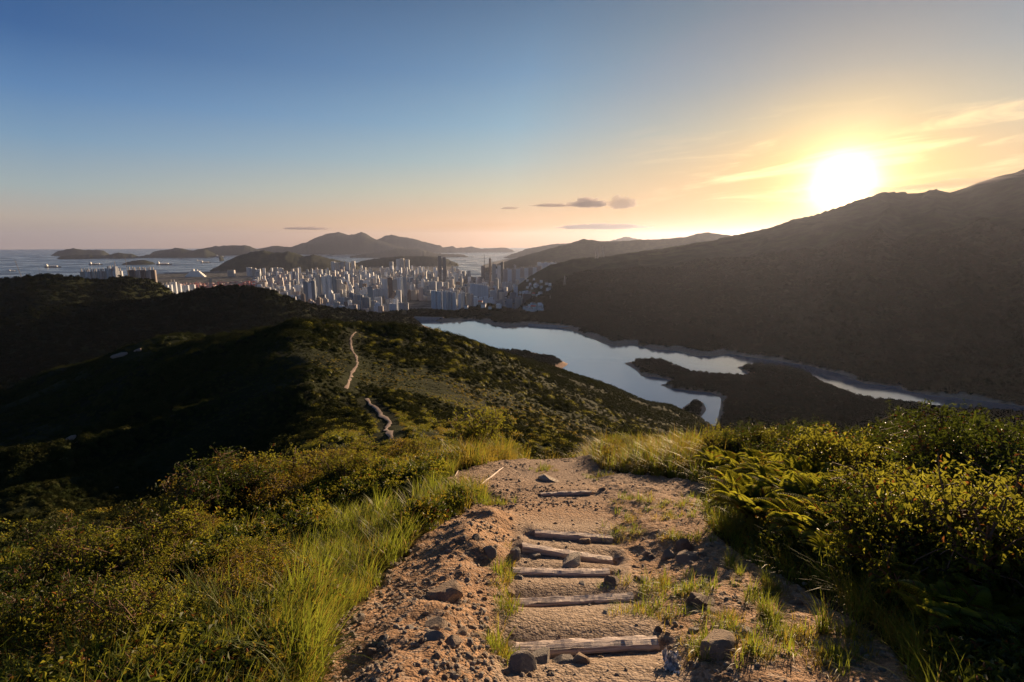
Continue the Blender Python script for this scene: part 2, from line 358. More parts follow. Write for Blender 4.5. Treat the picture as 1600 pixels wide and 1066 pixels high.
def height(x, y, full=False):
    x = np.atleast_1d(np.asarray(x, float)); y = np.atleast_1d(np.asarray(y, float))
    r = np.hypot(x, y) + 1e-6; az = np.arctan2(x, y)
    # far ground
    far = np.full(r.shape, -25.0)
    land = in_poly(x, y, LAND)
    far = np.where(land, 9.0, far)
    rr = sstep(az, R(-16), R(-8))
    valley = np.where(r < 3600, (110 + 92 * rr) * (1 - sstep(r, 2300, 3600)) + 9 * sstep(r, 2300, 3600), far)
    far = np.where(r < 3600, np.where(land, valley, valley), far)
    hills = np.zeros(r.shape)
    for L in LAYERS:
        a0, a1 = L['az'][0], L['az'][-1]
        m = (az > a0 - 0.05) & (az < a1 + 0.05) & (r > L['rf'].min() * 0.8)
        if not m.any(): continue
        A, Rr, X, Y = az[m], r[m], x[m], y[m]
        zc = np.interp(A, L['az'], L['zc']); rc = np.interp(A, L['az'], L['rc'])
        rf = np.interp(A, L['az'], L['rf']); zf = np.interp(A, L['az'], L['zf'])
        out = np.maximum(np.maximum(a0 - A, A - a1), 0)
        t = (Rr - rf) / (rc - rf)
        A2 = A + np.clip(1 - t, 0, 1) * 0.9 * L['wl'] / rc.mean() * fbm(X, Y, L['wl'] * 1.2, 3, L['seed'] + 2)
        zc = np.where(t < 1, np.interp(A2, L['az'], L['zc']), zc)
        front = zf + (zc - zf) * np.where(t > 0, np.abs(t) ** L['p'], t)
        bk = zc - L['back'] * (Rr - rc)
        h = np.minimum(np.where(t < 1, front, bk), zc) - out * Rr * 0.8
        k = 0.10 * (zc - zf) * np.clip(t, 0, 1) * np.clip(1.12 - t, 0.0, 1) * 3.0
        k = np.where(t > 1, 0.02 * (zc - zf), k)
        w = L['wl']
        nz = ridged(X, Y, w, 4, L['seed']) * 0.8 + 0.25 * fbm(X, Y, w * 0.2, 3, L['seed'] + 9)
        cr = fbm(X, Y, w * 0.10, 3, L['seed'] + 5) * 0.0012 * rc
        rib = 1 - 2 * np.abs(vnoise((A + 0.02 * fbm(X, Y, w, 2, 6)) * rc / (w * 0.55), Rr / (w * 4.0), L['seed'] + 3) * 2 - 1)
        h = h + L['amp'] * k * (0.7 * nz + 0.55 * rib - 0.3) + cr
        cur = far[m]
        far[m] = np.maximum(cur, h)
        hm = hills[m]; hm = np.where(h >= cur, 1.0, hm); hills[m] = hm
    # own hill
    tb = table(az, r)
    amp = sstep(r, 40, 160) * (1 - 0.6 * sstep(r, 900, 1400))
    u = x * 0.8 - y * 0.6; v = x * 0.6 + y * 0.8
    left = sstep(-az, R(14), R(24))
    spur = (1 - 2 * np.abs(vnoise(u / 42.0 + 0.35 * fbm(x, y, 90, 2, 4), v / 260.0, 77) * 2 - 1)) * 11.0 * left * sstep(r, 80, 220)
    gul = ridged(x, y, 110, 3, 91) * 3.2 * amp + fbm(x, y, 26, 3, 14) * 1.3 * sstep(r, 50, 200) + fbm(x, y, 8, 2, 17) * 0.35 * sstep(r, 14, 60)
    tb = tb + gul + spur - 1.5 * sstep(r, 80, 200)
    b = sstep(np.log(r), math.log(8.5), math.log(13.5))
    own = near_ground(x, y) * (1 - b) + tb * b
    fade = sstep(r, 1100, 1700)
    own = own * (1 - fade) + (-200) * fade
    front_ = (r < 1000)
    z = np.where(front_, np.maximum(own, np.where(r < 700, -999, far)), np.maximum(own, far))
    # reservoir
    sand = np.zeros(r.shape)
    mb = (x > RBX[0]) & (x < RBX[1]) & (y > RBX[2]) & (y < RBX[3])
    if mb.any():
        X, Y = x[mb], y[mb]
        wob = fbm(X, Y, 45, 3, 33) * 5
        d = poly_dist(X, Y, RES)
        ins = in_poly(X, Y, RES)
        zz = z[mb]
        lo = WZ + 0.6 + np.minimum(0.16 * d, 14 + 0.02 * d)
        hi = WZ + 0.6 + 0.36 * np.minimum(d, 22) + 0.75 * np.maximum(d - 22, 0)
        zo = np.clip(zz, np.minimum(lo, 1e9), hi)
        zo = np.where(d > 300, zz, np.where(zz < lo, lo * (1 - sstep(d, 150, 300)) + zz * sstep(d, 150, 300), zo))
        zi = WZ - 0.4 - np.minimum(0.25 * d, 20)
        z[mb] = np.where(ins, zi, zo)
        sw = (sstep(fbm(X, Y, 130, 2, 8), -0.35, 0.15) * 0.85 + 0.15) * (1 - 0.6 * sstep(X, 550, 800))
        s = np.where(ins, 1.0, 1 - sstep(d + wob, 24 * sw + 4, 28 * sw + 6))
        sand[mb] = s
    if full:
        return z, sand, (land & (hills < 0.5) & (r > 3300)).astype(float), hills
    return z

def hz(x, y):
    return float(height(x, y)[0])

def polar(px, r, py=560):
    az = float(ray(px, py)[0])
    return r * math.sin(az), r * math.cos(az)

def hit(px, py, r0=1.0, r1=60.0, n=700):
    """first point of the ground along a picture ray"""
    az, te = ray(px, py)
    r = np.exp(np.linspace(math.log(r0), math.log(r1), n))
    x = r * math.sin(az); y = r * math.cos(az)
    below = (H + te * r) < height(x, y)
    i = int(np.argmax(below)) if below.any() else n - 1
    return float(x[i]), float(y[i])

# ------------------------------------------------------------------ mesh helpers
def mesh_from(verts, faces, name='mesh', smooth=False, mats=(), fmat=None, attrs=None):
    """faces: list of arrays, each (n,k) for k-gons"""
    me = bpy.data.meshes.new(name)
    verts = np.asarray(verts, np.float32)
    fl = [np.asarray(f, np.int32) for f in (faces if isinstance(faces, (list, tuple)) else [faces]) if len(f)]
    me.vertices.add(len(verts)); me.vertices.foreach_set('co', verts.ravel())
    nl = sum(f.size for f in fl); npz = sum(len(f) for f in fl)
    me.loops.add(nl); me.loops.foreach_set('vertex_index', np.concatenate([f.ravel() for f in fl]))
    tot = np.concatenate([np.full(len(f), f.shape[1], np.int32) for f in fl])
    st = np.concatenate([[0], np.cumsum(tot)[:-1]]).astype(np.int32)
    me.polygons.add(npz); me.polygons.foreach_set('loop_start', st)
    me.polygons.foreach_set('loop_total', tot)
    for m in mats: me.materials.append(m)
    if fmat is not None: me.polygons.foreach_set('material_index', np.asarray(fmat, np.int32))
    me.polygons.foreach_set('use_smooth', np.full(npz, smooth))
    if attrs:
        for k, v in attrs.items():
            a = me.attributes.new(k, 'FLOAT', 'POINT'); a.data.foreach_set('value', np.asarray(v, np.float32))
    me.update(calc_edges=True)
    return me

def link(name, me, parent=None, loc=None, rot=None, scale=None):
    o = bpy.data.objects.new(name, me)
    COL.objects.link(o)
    if parent is not None: o.parent = parent
    if loc is not None: o.location = loc
    if rot is not None: o.rotation_euler = rot
    if scale is not None: o.scale = scale
    return o

def tag(o, label=None, cat=None, group=None, kind=None):
    if label: o['label'] = label
    if cat: o['category'] = cat
    if group: o['group'] = group
    if kind: o['kind'] = kind
    return o

class MB:
    def __init__(s):
        s.v = []; s.f = {3: [], 4: []}; s.n = 0
    def add(s, V, Fs):
        V = np.asarray(V, float)
        for f in Fs:
            f = np.asarray(f, int)
            if f.ndim == 1: f = f[None]
            s.f[f.shape[1]].append(f + s.n)
        s.v.append(V); s.n += len(V)
        return s
    def box(s, c, sz, rz=0.0, top=1.0):
        x, y, z = [q / 2 for q in sz]
        V = np.array([(-x, -y, -z), (x, -y, -z), (x, y, -z), (-x, y, -z), (-x * top, -y * top, z), (x * top, -y * top, z), (x * top, y * top, z), (-x * top, y * top, z)])
        c_, s_ = math.cos(rz), math.sin(rz)
        V = np.c_[V[:, 0] * c_ - V[:, 1] * s_, V[:, 0] * s_ + V[:, 1] * c_, V[:, 2]] + np.array(c)
        return s.add(V, [[(0, 3, 2, 1), (4, 5, 6, 7), (0, 1, 5, 4), (1, 2, 6, 5), (2, 3, 7, 6), (3, 0, 4, 7)]])
    def prism(s, P, z0, z1):
        n = len(P)
        V = [(x, y, z0) for x, y in P] + [(x, y, z1) for x, y in P]
        cx = sum(p[0] for p in P) / n; cy_ = sum(p[1] for p in P) / n
        V.append((cx, cy_, z1))
        q = [(i, (i + 1) % n, n + (i + 1) % n, n + i) for i in range(n)]
        t = [(n + i, n + (i + 1) % n, 2 * n) for i in range(n)]
        return s.add(V, [q, t])
    def tube(s, pts, rad, k=5):
        pts = np.asarray(pts, float); rad = np.broadcast_to(np.asarray(rad, float), (len(pts),))
        d = np.gradient(pts, axis=0); d /= np.linalg.norm(d, axis=1)[:, None] + 1e-9
        up = np.array([0.31, 0.17, 0.93]);
        a = np.cross(d, up); a /= np.linalg.norm(a, axis=1)[:, None] + 1e-9
        b = np.cross(d, a)
        th = np.arange(k) * 2 * math.pi / k
        V = (pts[:, None, :] + rad[:, None, None] * (np.cos(th)[None, :, None] * a[:, None, :] + np.sin(th)[None, :, None] * b[:, None, :])).reshape(-1, 3)
        q = [(i * k + j, i * k + (j + 1) % k, (i + 1) * k + (j + 1) % k, (i + 1) * k + j) for i in range(len(pts) - 1) for j in range(k)]
        return s.add(V, [q])
    def mesh(s, name='mesh', mats=(), smooth=False):
        fs = [np.concatenate(v) for v in (s.f[3], s.f[4]) if v]
        return mesh_from(np.concatenate(s.v), fs, name, smooth, mats)

# ------------------------------------------------------------------ materials
def new_mat(name):
    m = bpy.data.materials.new(name); m.use_nodes = True
    m.node_tree.nodes.clear()
    w = NT(m.node_tree)
    out = w.n('ShaderNodeOutputMaterial')
    return m, w, out

def simple(name, col, rough=0.8, col2=None, scale=5.0, bump=0.0, metallic=0.0, bscale=None, spec=0.3, coord='Object', detail=6.0):
    m, w, out = new_mat(name)
    tc = w.n('ShaderNodeTexCoord')
    b = w.n('ShaderNodeBsdfPrincipled')
    b.inputs['Roughness'].default_value = rough; b.inputs['Metallic'].default_value = metallic
    b.inputs['Specular IOR Level'].default_value = spec
    if col2 is not None:
        n = w.n('ShaderNodeTexNoise', i_Vector=tc.outputs[coord], i_Scale=scale, i_Detail=detail, i_Roughness=0.6)
        w.put(b.inputs['Base Color'], w.mix(w.maprange(n.outputs[0], 0.35, 0.65), col, col2))
    else:
        w.put(b.inputs['Base Color'], col)
    if bump:
        n2 = w.n('ShaderNodeTexNoise', i_Vector=tc.outputs[coord], i_Scale=bscale or scale * 3, i_Detail=8.0, i_Roughness=0.65)
        bp = w.n('ShaderNodeBump', i_Height=n2.outputs[0], i_Strength=0.9, i_Distance=bump)
        w.put(b.inputs['Normal'], bp.outputs[0])
    w.put(out.inputs[0], b.outputs[0])
    return m

def leafmat(name, c1, c2, c3, trans=0.45, rough=0.5, tcol=(0.30, 0.30, 0.03), dead=None, spec=0.3, dth=0.965):
    """leaves: per-leaf colour, light passing through the blade"""
    m, w, out = new_mat(name)
    geo = w.n('ShaderNodeNewGeometry'); oi = w.n('ShaderNodeObjectInfo')
    r1 = geo.outputs['Random Per Island']; r2 = oi.outputs['Random']
    c = w.mix(r1, c1, c2)
    c = w.mix(w.maprange(r2, 0.35, 1.0), c, c3)
    tc_ = w.mix(r1, tcol, tuple(q * 0.55 for q in tcol))
    if dead:
        k = w.math('GREATER_THAN', w.math('FRACT', w.math('MULTIPLY', r1, 17.3)), dth)
        c = w.mix(k, c, dead); tc_ = w.mix(k, tc_, tuple(q * 1.5 for q in dead))
    b = w.n('ShaderNodeBsdfPrincipled'); w.put(b.inputs['Base Color'], c)
    b.inputs['Roughness'].default_value = rough; b.inputs['Specular IOR Level'].default_value = spec
    t = w.n('ShaderNodeBsdfTranslucent'); w.put(t.inputs['Color'], tc_)
    mx = w.n('ShaderNodeMixShader', i_0=trans, i_1=b.outputs[0], i_2=t.outputs[0])
    w.put(out.inputs[0], mx.outputs[0])
    return m

M_leaf = leafmat('shrub_leaf', (0.04, 0.07, 0.012), (0.085, 0.105, 0.018), (0.05, 0.05, 0.010), 0.42, 0.5, (0.44, 0.43, 0.045), (0.20, 0.08, 0.02), spec=0.15)
M_gold = leafmat('golden_leaf', (0.10, 0.105, 0.02), (0.16, 0.125, 0.025), (0.09, 0.065, 0.016), 0.42, 0.5, (0.48, 0.37, 0.04), (0.20, 0.08, 0.02))
M_glossy = leafmat('glossy_leaf', (0.025, 0.045, 0.011), (0.05, 0.07, 0.016), (0.035, 0.045, 0.012), 0.2, 0.5, (0.22, 0.28, 0.03), (0.16, 0.06, 0.02), spec=0.2)  # glossy foliage, with right-hand thicket shade darkened into its colour and translucency
M_grass = leafmat('green_grass', (0.08, 0.13, 0.02), (0.14, 0.17, 0.03), (0.12, 0.13, 0.03), 0.5, 0.5, (0.36, 0.42, 0.045), (0.28, 0.19, 0.07), dth=0.82)
M_dry = leafmat('golden_grass', (0.20, 0.17, 0.05), (0.28, 0.20, 0.06), (0.16, 0.17, 0.035), 0.5, 0.5, (0.55, 0.42, 0.06), (0.32, 0.20, 0.08))
M_fern = leafmat('fern_leaf', (0.08, 0.13, 0.015), (0.13, 0.16, 0.02), (0.12, 0.12, 0.02), 0.5, 0.45, (0.52, 0.52, 0.045), (0.24, 0.11, 0.03))
M_stem = simple('stem_bark', (0.10, 0.055, 0.03), 0.8, (0.17, 0.10, 0.06), 20)
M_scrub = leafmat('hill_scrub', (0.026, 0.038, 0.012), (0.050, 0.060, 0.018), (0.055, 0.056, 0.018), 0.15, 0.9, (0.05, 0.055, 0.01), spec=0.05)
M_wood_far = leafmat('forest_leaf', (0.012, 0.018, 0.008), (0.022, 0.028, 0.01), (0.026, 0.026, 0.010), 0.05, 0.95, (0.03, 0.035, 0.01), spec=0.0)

def mat_terrain():
    m, w, out = new_mat('hillside')
    tc = w.n('ShaderNodeTexCoord'); P = tc.outputs['Object']
    b = w.n('ShaderNodeBsdfPrincipled'); b.inputs['Roughness'].default_value = 0.95; b.inputs['Specular IOR Level'].default_value = 0.05
    def attr(nm): return w.n('ShaderNodeAttribute', attribute_name=nm).outputs['Fac']
    n1 = w.n('ShaderNodeTexNoise', i_Vector=P, i_Scale=0.012, i_Detail=8.0, i_Roughness=0.65)
    n2 = w.n('ShaderNodeTexNoise', i_Vector=P, i_Scale=0.09, i_Detail=8.0, i_Roughness=0.7)
    vor = w.n('ShaderNodeTexVoronoi', i_Vector=P, i_Scale=0.13)
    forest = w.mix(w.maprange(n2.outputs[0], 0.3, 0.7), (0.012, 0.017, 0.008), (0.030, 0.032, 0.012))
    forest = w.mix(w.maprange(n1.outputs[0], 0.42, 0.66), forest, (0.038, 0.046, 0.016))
    n3 = w.n('ShaderNodeTexNoise', i_Vector=P, i_Scale=2.5, i_Detail=8.0, i_Roughness=0.7)
    soil = w.mix(w.maprange(n3.outputs[0], 0.35, 0.65), (0.035, 0.024, 0.012), (0.085, 0.055, 0.028))
    c = w.mix(attr('near'), forest, soil)
    n4 = w.n('ShaderNodeTexNoise', i_Vector=P, i_Scale=0.3, i_Detail=6.0)
    sandc = w.mix(w.maprange(n4.outputs[0], 0.35, 0.65), (0.40, 0.24, 0.15), (0.55, 0.40, 0.28))
    c = w.mix(attr('sand'), c, sandc)
    nu = w.n('ShaderNodeTexVoronoi', i_Vector=P, i_Scale=0.02, feature='F1')
    urb = w.mix(w.n('ShaderNodeSeparateXYZ', i_0=nu.outputs['Color']).outputs[0], (0.05, 0.06, 0.045), (0.22, 0.21, 0.20))
    c = w.mix(attr('urban'), c, urb)
    w.put(b.inputs['Base Color'], c)
    hgt = w.math('ADD', w.math('MULTIPLY', n2.outputs[0], 9.0), w.math('MULTIPLY', vor.outputs['Distance'], 4.0))
    far = w.math('SUBTRACT', 1.0, w.math('MAXIMUM', attr('near'), w.math('MAXIMUM', attr('sand'), attr('urban'))))
    bp = w.n('ShaderNodeBump', i_Height=w.math('MULTIPLY', hgt, far), i_Strength=0.8, i_Distance=0.5)
    bp2 = w.n('ShaderNodeBump', i_Height=w.math('MULTIPLY', n3.outputs[0], attr('near')), i_Strength=0.8, i_Distance=0.06, i_Normal=bp.outputs[0])
    w.put(b.inputs['Normal'], bp2.outputs[0])
    w.put(out.inputs[0], b.outputs[0])
    return m

def mat_path():
    m, w, out = new_mat('stony_soil')
    tc = w.n('ShaderNodeTexCoord'); P = tc.outputs['Object']
    b = w.n('ShaderNodeBsdfPrincipled'); b.inputs['Roughness'].default_value = 0.9; b.inputs['Specular IOR Level'].default_value = 0.15
    n1 = w.n('ShaderNodeTexNoise', i_Vector=P, i_Scale=1.3, i_Detail=6.0, i_Roughness=0.6)
    n2 = w.n('ShaderNodeTexNoise', i_Vector=P, i_Scale=11.0, i_Detail=9.0, i_Roughness=0.7)
    v = w.n('ShaderNodeTexVoronoi', i_Vector=P, i_Scale=60.0)
    v2 = w.n('ShaderNodeTexVoronoi', i_Vector=P, i_Scale=24.0)
    tread = w.n('ShaderNodeAttribute', attribute_name='tread').outputs['Fac']
    c = w.mix(w.maprange(n1.outputs[0], 0.36, 0.62), (0.44, 0.27, 0.155), (0.25, 0.15, 0.088))
    c = w.mix(w.maprange(n2.outputs[0], 0.45, 0.7), c, (0.46, 0.30, 0.19))
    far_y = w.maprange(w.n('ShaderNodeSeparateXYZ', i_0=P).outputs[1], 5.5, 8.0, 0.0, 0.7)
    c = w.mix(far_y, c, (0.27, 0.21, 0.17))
    grit = w.mix(w.n('ShaderNodeSeparateXYZ', i_0=v.outputs['Color']).outputs[0], (0.16, 0.125, 0.095), (0.48, 0.39, 0.31))
    c = w.mix(w.math('MULTIPLY', tread, 0.75), c, grit)
    c = w.mix(w.math('MULTIPLY', w.math('GREATER_THAN', w.n('ShaderNodeSeparateXYZ', i_0=v2.outputs['Color']).outputs[1], 0.82), 0.6), c, (0.40, 0.31, 0.24))
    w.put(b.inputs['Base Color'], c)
    h = w.math('ADD', w.math('MULTIPLY', n2.outputs[0], 1.0), w.math('MULTIPLY', v.outputs['Distance'], -0.35))
    h = w.math('ADD', h, w.math('MULTIPLY', v2.outputs['Distance'], -0.5))
    bp = w.n('ShaderNodeBump', i_Height=h, i_Strength=1.0, i_Distance=0.03)
    w.put(b.inputs['Normal'], bp.outputs[0])
    w.put(out.inputs[0], b.outputs[0])
    return m

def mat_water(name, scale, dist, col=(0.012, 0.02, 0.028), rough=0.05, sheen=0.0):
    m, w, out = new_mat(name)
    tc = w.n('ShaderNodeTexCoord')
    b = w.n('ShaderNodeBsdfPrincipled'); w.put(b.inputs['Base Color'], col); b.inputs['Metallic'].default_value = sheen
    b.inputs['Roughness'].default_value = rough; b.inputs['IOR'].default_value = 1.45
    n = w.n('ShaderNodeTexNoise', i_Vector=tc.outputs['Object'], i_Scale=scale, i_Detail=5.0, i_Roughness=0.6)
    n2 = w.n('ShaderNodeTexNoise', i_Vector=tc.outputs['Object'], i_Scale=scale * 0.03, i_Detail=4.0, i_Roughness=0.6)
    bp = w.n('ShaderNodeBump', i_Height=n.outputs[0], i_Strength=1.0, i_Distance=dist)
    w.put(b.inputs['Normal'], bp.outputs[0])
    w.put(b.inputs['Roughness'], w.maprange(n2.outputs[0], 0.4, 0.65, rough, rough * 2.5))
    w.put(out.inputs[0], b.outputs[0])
    return m

def mat_rock(name, c1, c2, c3):
    m, w, out = new_mat(name)
    tc = w.n('ShaderNodeTexCoord'); oi = w.n('ShaderNodeObjectInfo')
    P = w.vmath('ADD', tc.outputs['Object'], w.n('ShaderNodeCombineXYZ', i_0=w.math('MULTIPLY', oi.outputs['Random'], 50.0)).outputs[0])
    b = w.n('ShaderNodeBsdfPrincipled'); b.inputs['Roughness'].default_value = 0.85; b.inputs['Specular IOR Level'].default_value = 0.25
    n = w.n('ShaderNodeTexNoise', i_Vector=P, i_Scale=2.2, i_Detail=8.0, i_Roughness=0.65)
    n2 = w.n('ShaderNodeTexNoise', i_Vector=P, i_Scale=9.0, i_Detail=8.0, i_Roughness=0.7)
    c = w.mix(w.maprange(n.outputs[0], 0.38, 0.62), c1, c2)
    c = w.mix(w.maprange(oi.outputs['Random'], 0.2, 1.0, 0.0, 0.7), c, c3)
    c = w.mix(w.maprange(n2.outputs[0], 0.58, 0.75, 0, 0.4), c, (0.12, 0.09, 0.07))
    w.put(b.inputs['Base Color'], c)
    bp = w.n('ShaderNodeBump', i_Height=n2.outputs[0], i_Strength=0.8, i_Distance=0.25)
    w.put(b.inputs['Normal'], bp.outputs[0])
    w.put(out.inputs[0], b.outputs[0])
    return m
M_rock = mat_rock('tan_rock', (0.62, 0.47, 0.34), (0.46, 0.32, 0.22), (0.52, 0.44, 0.37))
M_rock_grey = mat_rock('grey_rock', (0.55, 0.50, 0.45), (0.38, 0.34, 0.31), (0.46, 0.39, 0.33))
M_rock_dark = mat_rock('dark_rock', (0.38, 0.30, 0.25), (0.25, 0.19, 0.16), (0.36, 0.28, 0.23))
M_rock_pale = mat_rock('pale_rock', (0.80, 0.70, 0.58), (0.62, 0.50, 0.40), (0.74, 0.64, 0.53))
M_slab = simple('granite_slab', (0.34, 0.26, 0.21), 0.9, (0.22, 0.16, 0.13), 0.15)

def mat_timber():
    m, w, out = new_mat('weathered_timber')
    tc = w.n('ShaderNodeTexCoord'); oi = w.n('ShaderNodeObjectInfo')
    mp = w.n('ShaderNodeMapping', i_Vector=tc.outputs['Object']); mp.inputs['Scale'].default_value = (2.0, 26.0, 26.0)
    w.put(mp.inputs['Location'], w.n('ShaderNodeCombineXYZ', i_0=w.math('MULTIPLY', oi.outputs['Random'], 30.0)).outputs[0])
    n = w.n('ShaderNodeTexNoise', i_Vector=mp.outputs[0], i_Scale=2.0, i_Detail=8.0, i_Roughness=0.65)
    mp2 = w.n('ShaderNodeMapping', i_Vector=tc.outputs['Object']); mp2.inputs['Scale'].default_value = (0.9, 60.0, 60.0)
    n2 = w.n('ShaderNodeTexNoise', i_Vector=mp2.outputs[0], i_Scale=1.5, i_Detail=3.0)
    c = w.mix(w.maprange(n.outputs[0], 0.35, 0.65), (0.74, 0.61, 0.53), (0.50, 0.39, 0.33))
    c = w.mix(w.maprange(n2.outputs[0], 0.64, 0.69), c, (0.035, 0.02, 0.018))
    b = w.n('ShaderNodeBsdfPrincipled'); w.put(b.inputs['Base Color'], c); b.inputs['Roughness'].default_value = 0.75
    bp = w.n('ShaderNodeBump', i_Height=w.math('ADD', n.outputs[0], w.maprange(n2.outputs[0], 0.58, 0.66, 0, -1.2)), i_Strength=0.8, i_Distance=0.008)
    w.put(b.inputs['Normal'], bp.outputs[0])
    w.put(out.inputs[0], b.outputs[0])
    return m
M_timber = mat_timber()

def mat_facade(name, col, dark=(0.08, 0.095, 0.12), strength=0.5):
    """storeys and window columns in real metres"""
    m, w, out = new_mat(name)
    tc = w.n('ShaderNodeTexCoord'); geo = w.n('ShaderNodeNewGeometry')
    at = w.n('ShaderNodeNewGeometry')
    s = w.n('ShaderNodeSeparateXYZ', i_0=geo.outputs['Position'])
    o = w.n('ShaderNodeObjectInfo')
    fl = w.math('FRACT', w.math('DIVIDE', s.outputs[2], 3.1))
    fx = w.math('FRACT', w.math('DIVIDE', w.math('ADD', s.outputs[0], w.math('MULTIPLY', s.outputs[1], 0.73)), 4.2))
    win = w.math('MULTIPLY', w.math('GREATER_THAN', fl, 0.45), w.math('GREATER_THAN', fx, 0.45))
    nz = w.n('ShaderNodeSeparateXYZ', i_0=geo.outputs['Normal']).outputs[2]
    side = w.math('LESS_THAN', w.math('ABSOLUTE', nz), 0.5)
    c = w.mix(w.math('MULTIPLY', w.math('MULTIPLY', win, side), strength), col, dark)
    bay = w.math('GREATER_THAN', w.math('FRACT', w.math('DIVIDE', w.math('ADD', s.outputs[0], w.math('MULTIPLY', s.outputs[1], 0.73)), 11.0)), 0.6)
    c = w.mix(w.math('MULTIPLY', w.math('MULTIPLY', bay, side), 0.28), c, dark)
    c = w.mix(w.math('MULTIPLY', o.outputs['Random'], 0.35), c, tuple(q * 0.55 for q in col))
    b = w.n('ShaderNodeBsdfPrincipled'); w.put(b.inputs['Base Color'], c); b.inputs['Roughness'].default_value = 0.6
    w.put(out.inputs[0], b.outputs[0])
    return m
FAC = {
    'white': mat_facade('white_facade', (0.86, 0.91, 0.97), strength=0.3),
    'beige': mat_facade('beige_facade', (0.64, 0.60, 0.55)),
    'pinkish': mat_facade('pinkish_facade', (0.56, 0.48, 0.46)),
    'pale grey': mat_facade('grey_facade', (0.66, 0.70, 0.74)),
    'blue-grey': mat_facade('bluegrey_facade', (0.22, 0.30, 0.38)),
    'brown': mat_facade('brown_facade', (0.28, 0.20, 0.16)),
    'dark': mat_facade('dark_facade', (0.10, 0.12, 0.15)),
}
M_steel = simple('galvanised_steel', (0.35, 0.36, 0.37), 0.5, metallic=0.6)
M_red = simple('red_crane_paint', (0.55, 0.07, 0.06), 0.6)
M_conc = simple('pale_concrete', (0.42, 0.39, 0.36), 0.85, (0.30, 0.28, 0.26), 0.1)
M_hull = simple('dark_hull', (0.06, 0.05, 0.05), 0.6)
M_whitep = simple('white_paint', (0.78, 0.78, 0.76), 0.6)
M_foil = simple('silver_foil', (0.9, 0.88, 0.86), 0.35, metallic=0.55)

# ------------------------------------------------------------------ ground sheet
# the worn trail: outline in world metres
_t = [(440, 1500), (470, 1200), (500, 1066), (525, 1000), (560, 950), (605, 895), (650, 853), (700, 822), (750, 795), (775, 778), (740, 762), (700, 754), (715, 738), (760, 726), (830, 717), (905, 712), (935, 733), (990, 744), (1060, 748),
      (1110, 763), (1098, 800), (1112, 840), (1150, 870), (1225, 905), (1320, 955), (1390, 1025), (1425, 1100), (1460, 1250), (1500, 1500)]
TRAIL = [hit(a, b, 0.6, 14) for a, b in _t]

def trail_d(x, y):
    """signed distance, positive inside the worn ground"""
    d = poly_dist(x, y, TRAIL)
    return np.where(in_poly(x, y, TRAIL), d, -d)

def build_ground():
    az = np.concatenate([np.linspace(R(-57), R(57), 1000), np.linspace(R(57), R(303), 90)[1:-1]])
    rr = np.exp(np.concatenate([np.linspace(math.log(0.35), math.log(12), 200)[:-1], np.linspace(math.log(12), math.log(1500), 400)[:-1],
                                np.linspace(math.log(1500), math.log(9000), 230)[:-1], np.linspace(math.log(9000), math.log(60000), 120)]))
    A, Q = np.meshgrid(az, rr)
    x = (Q * np.sin(A)).ravel(); y = (Q * np.cos(A)).ravel()
    z, sand, urb, hl = height(x, y, full=True)
    r = Q.ravel()
    near = 1 - sstep(r, 13, 26)
    m = r < 16
    td = trail_d(x[m], y[m])
    z[m] -= 0.10 * sstep(td, -0.02, 0.10)
    z = np.concatenate([z, [hz(0, 0)]]); x = np.append(x, 0); y = np.append(y, 0)
    n, k = len(rr), len(az)
    i = np.arange(n - 1)[:, None] * k; j = np.arange(k)[None, :]; j2 = (j + 1) % k
    q = np.stack([i + j, i + k + j, i + k + j2, i + j2], -1).reshape(-1, 4)
    c = n * k
    t = np.stack([np.full(k, c), np.arange(k), (np.arange(k) + 1) % k], -1)
    ap = lambda a: np.append(a, a[0])
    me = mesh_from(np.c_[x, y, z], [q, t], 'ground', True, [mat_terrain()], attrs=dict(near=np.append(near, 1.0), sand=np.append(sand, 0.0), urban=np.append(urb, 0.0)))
    o = link('ground', me)
    tag(o, kind='structure')
build_ground()

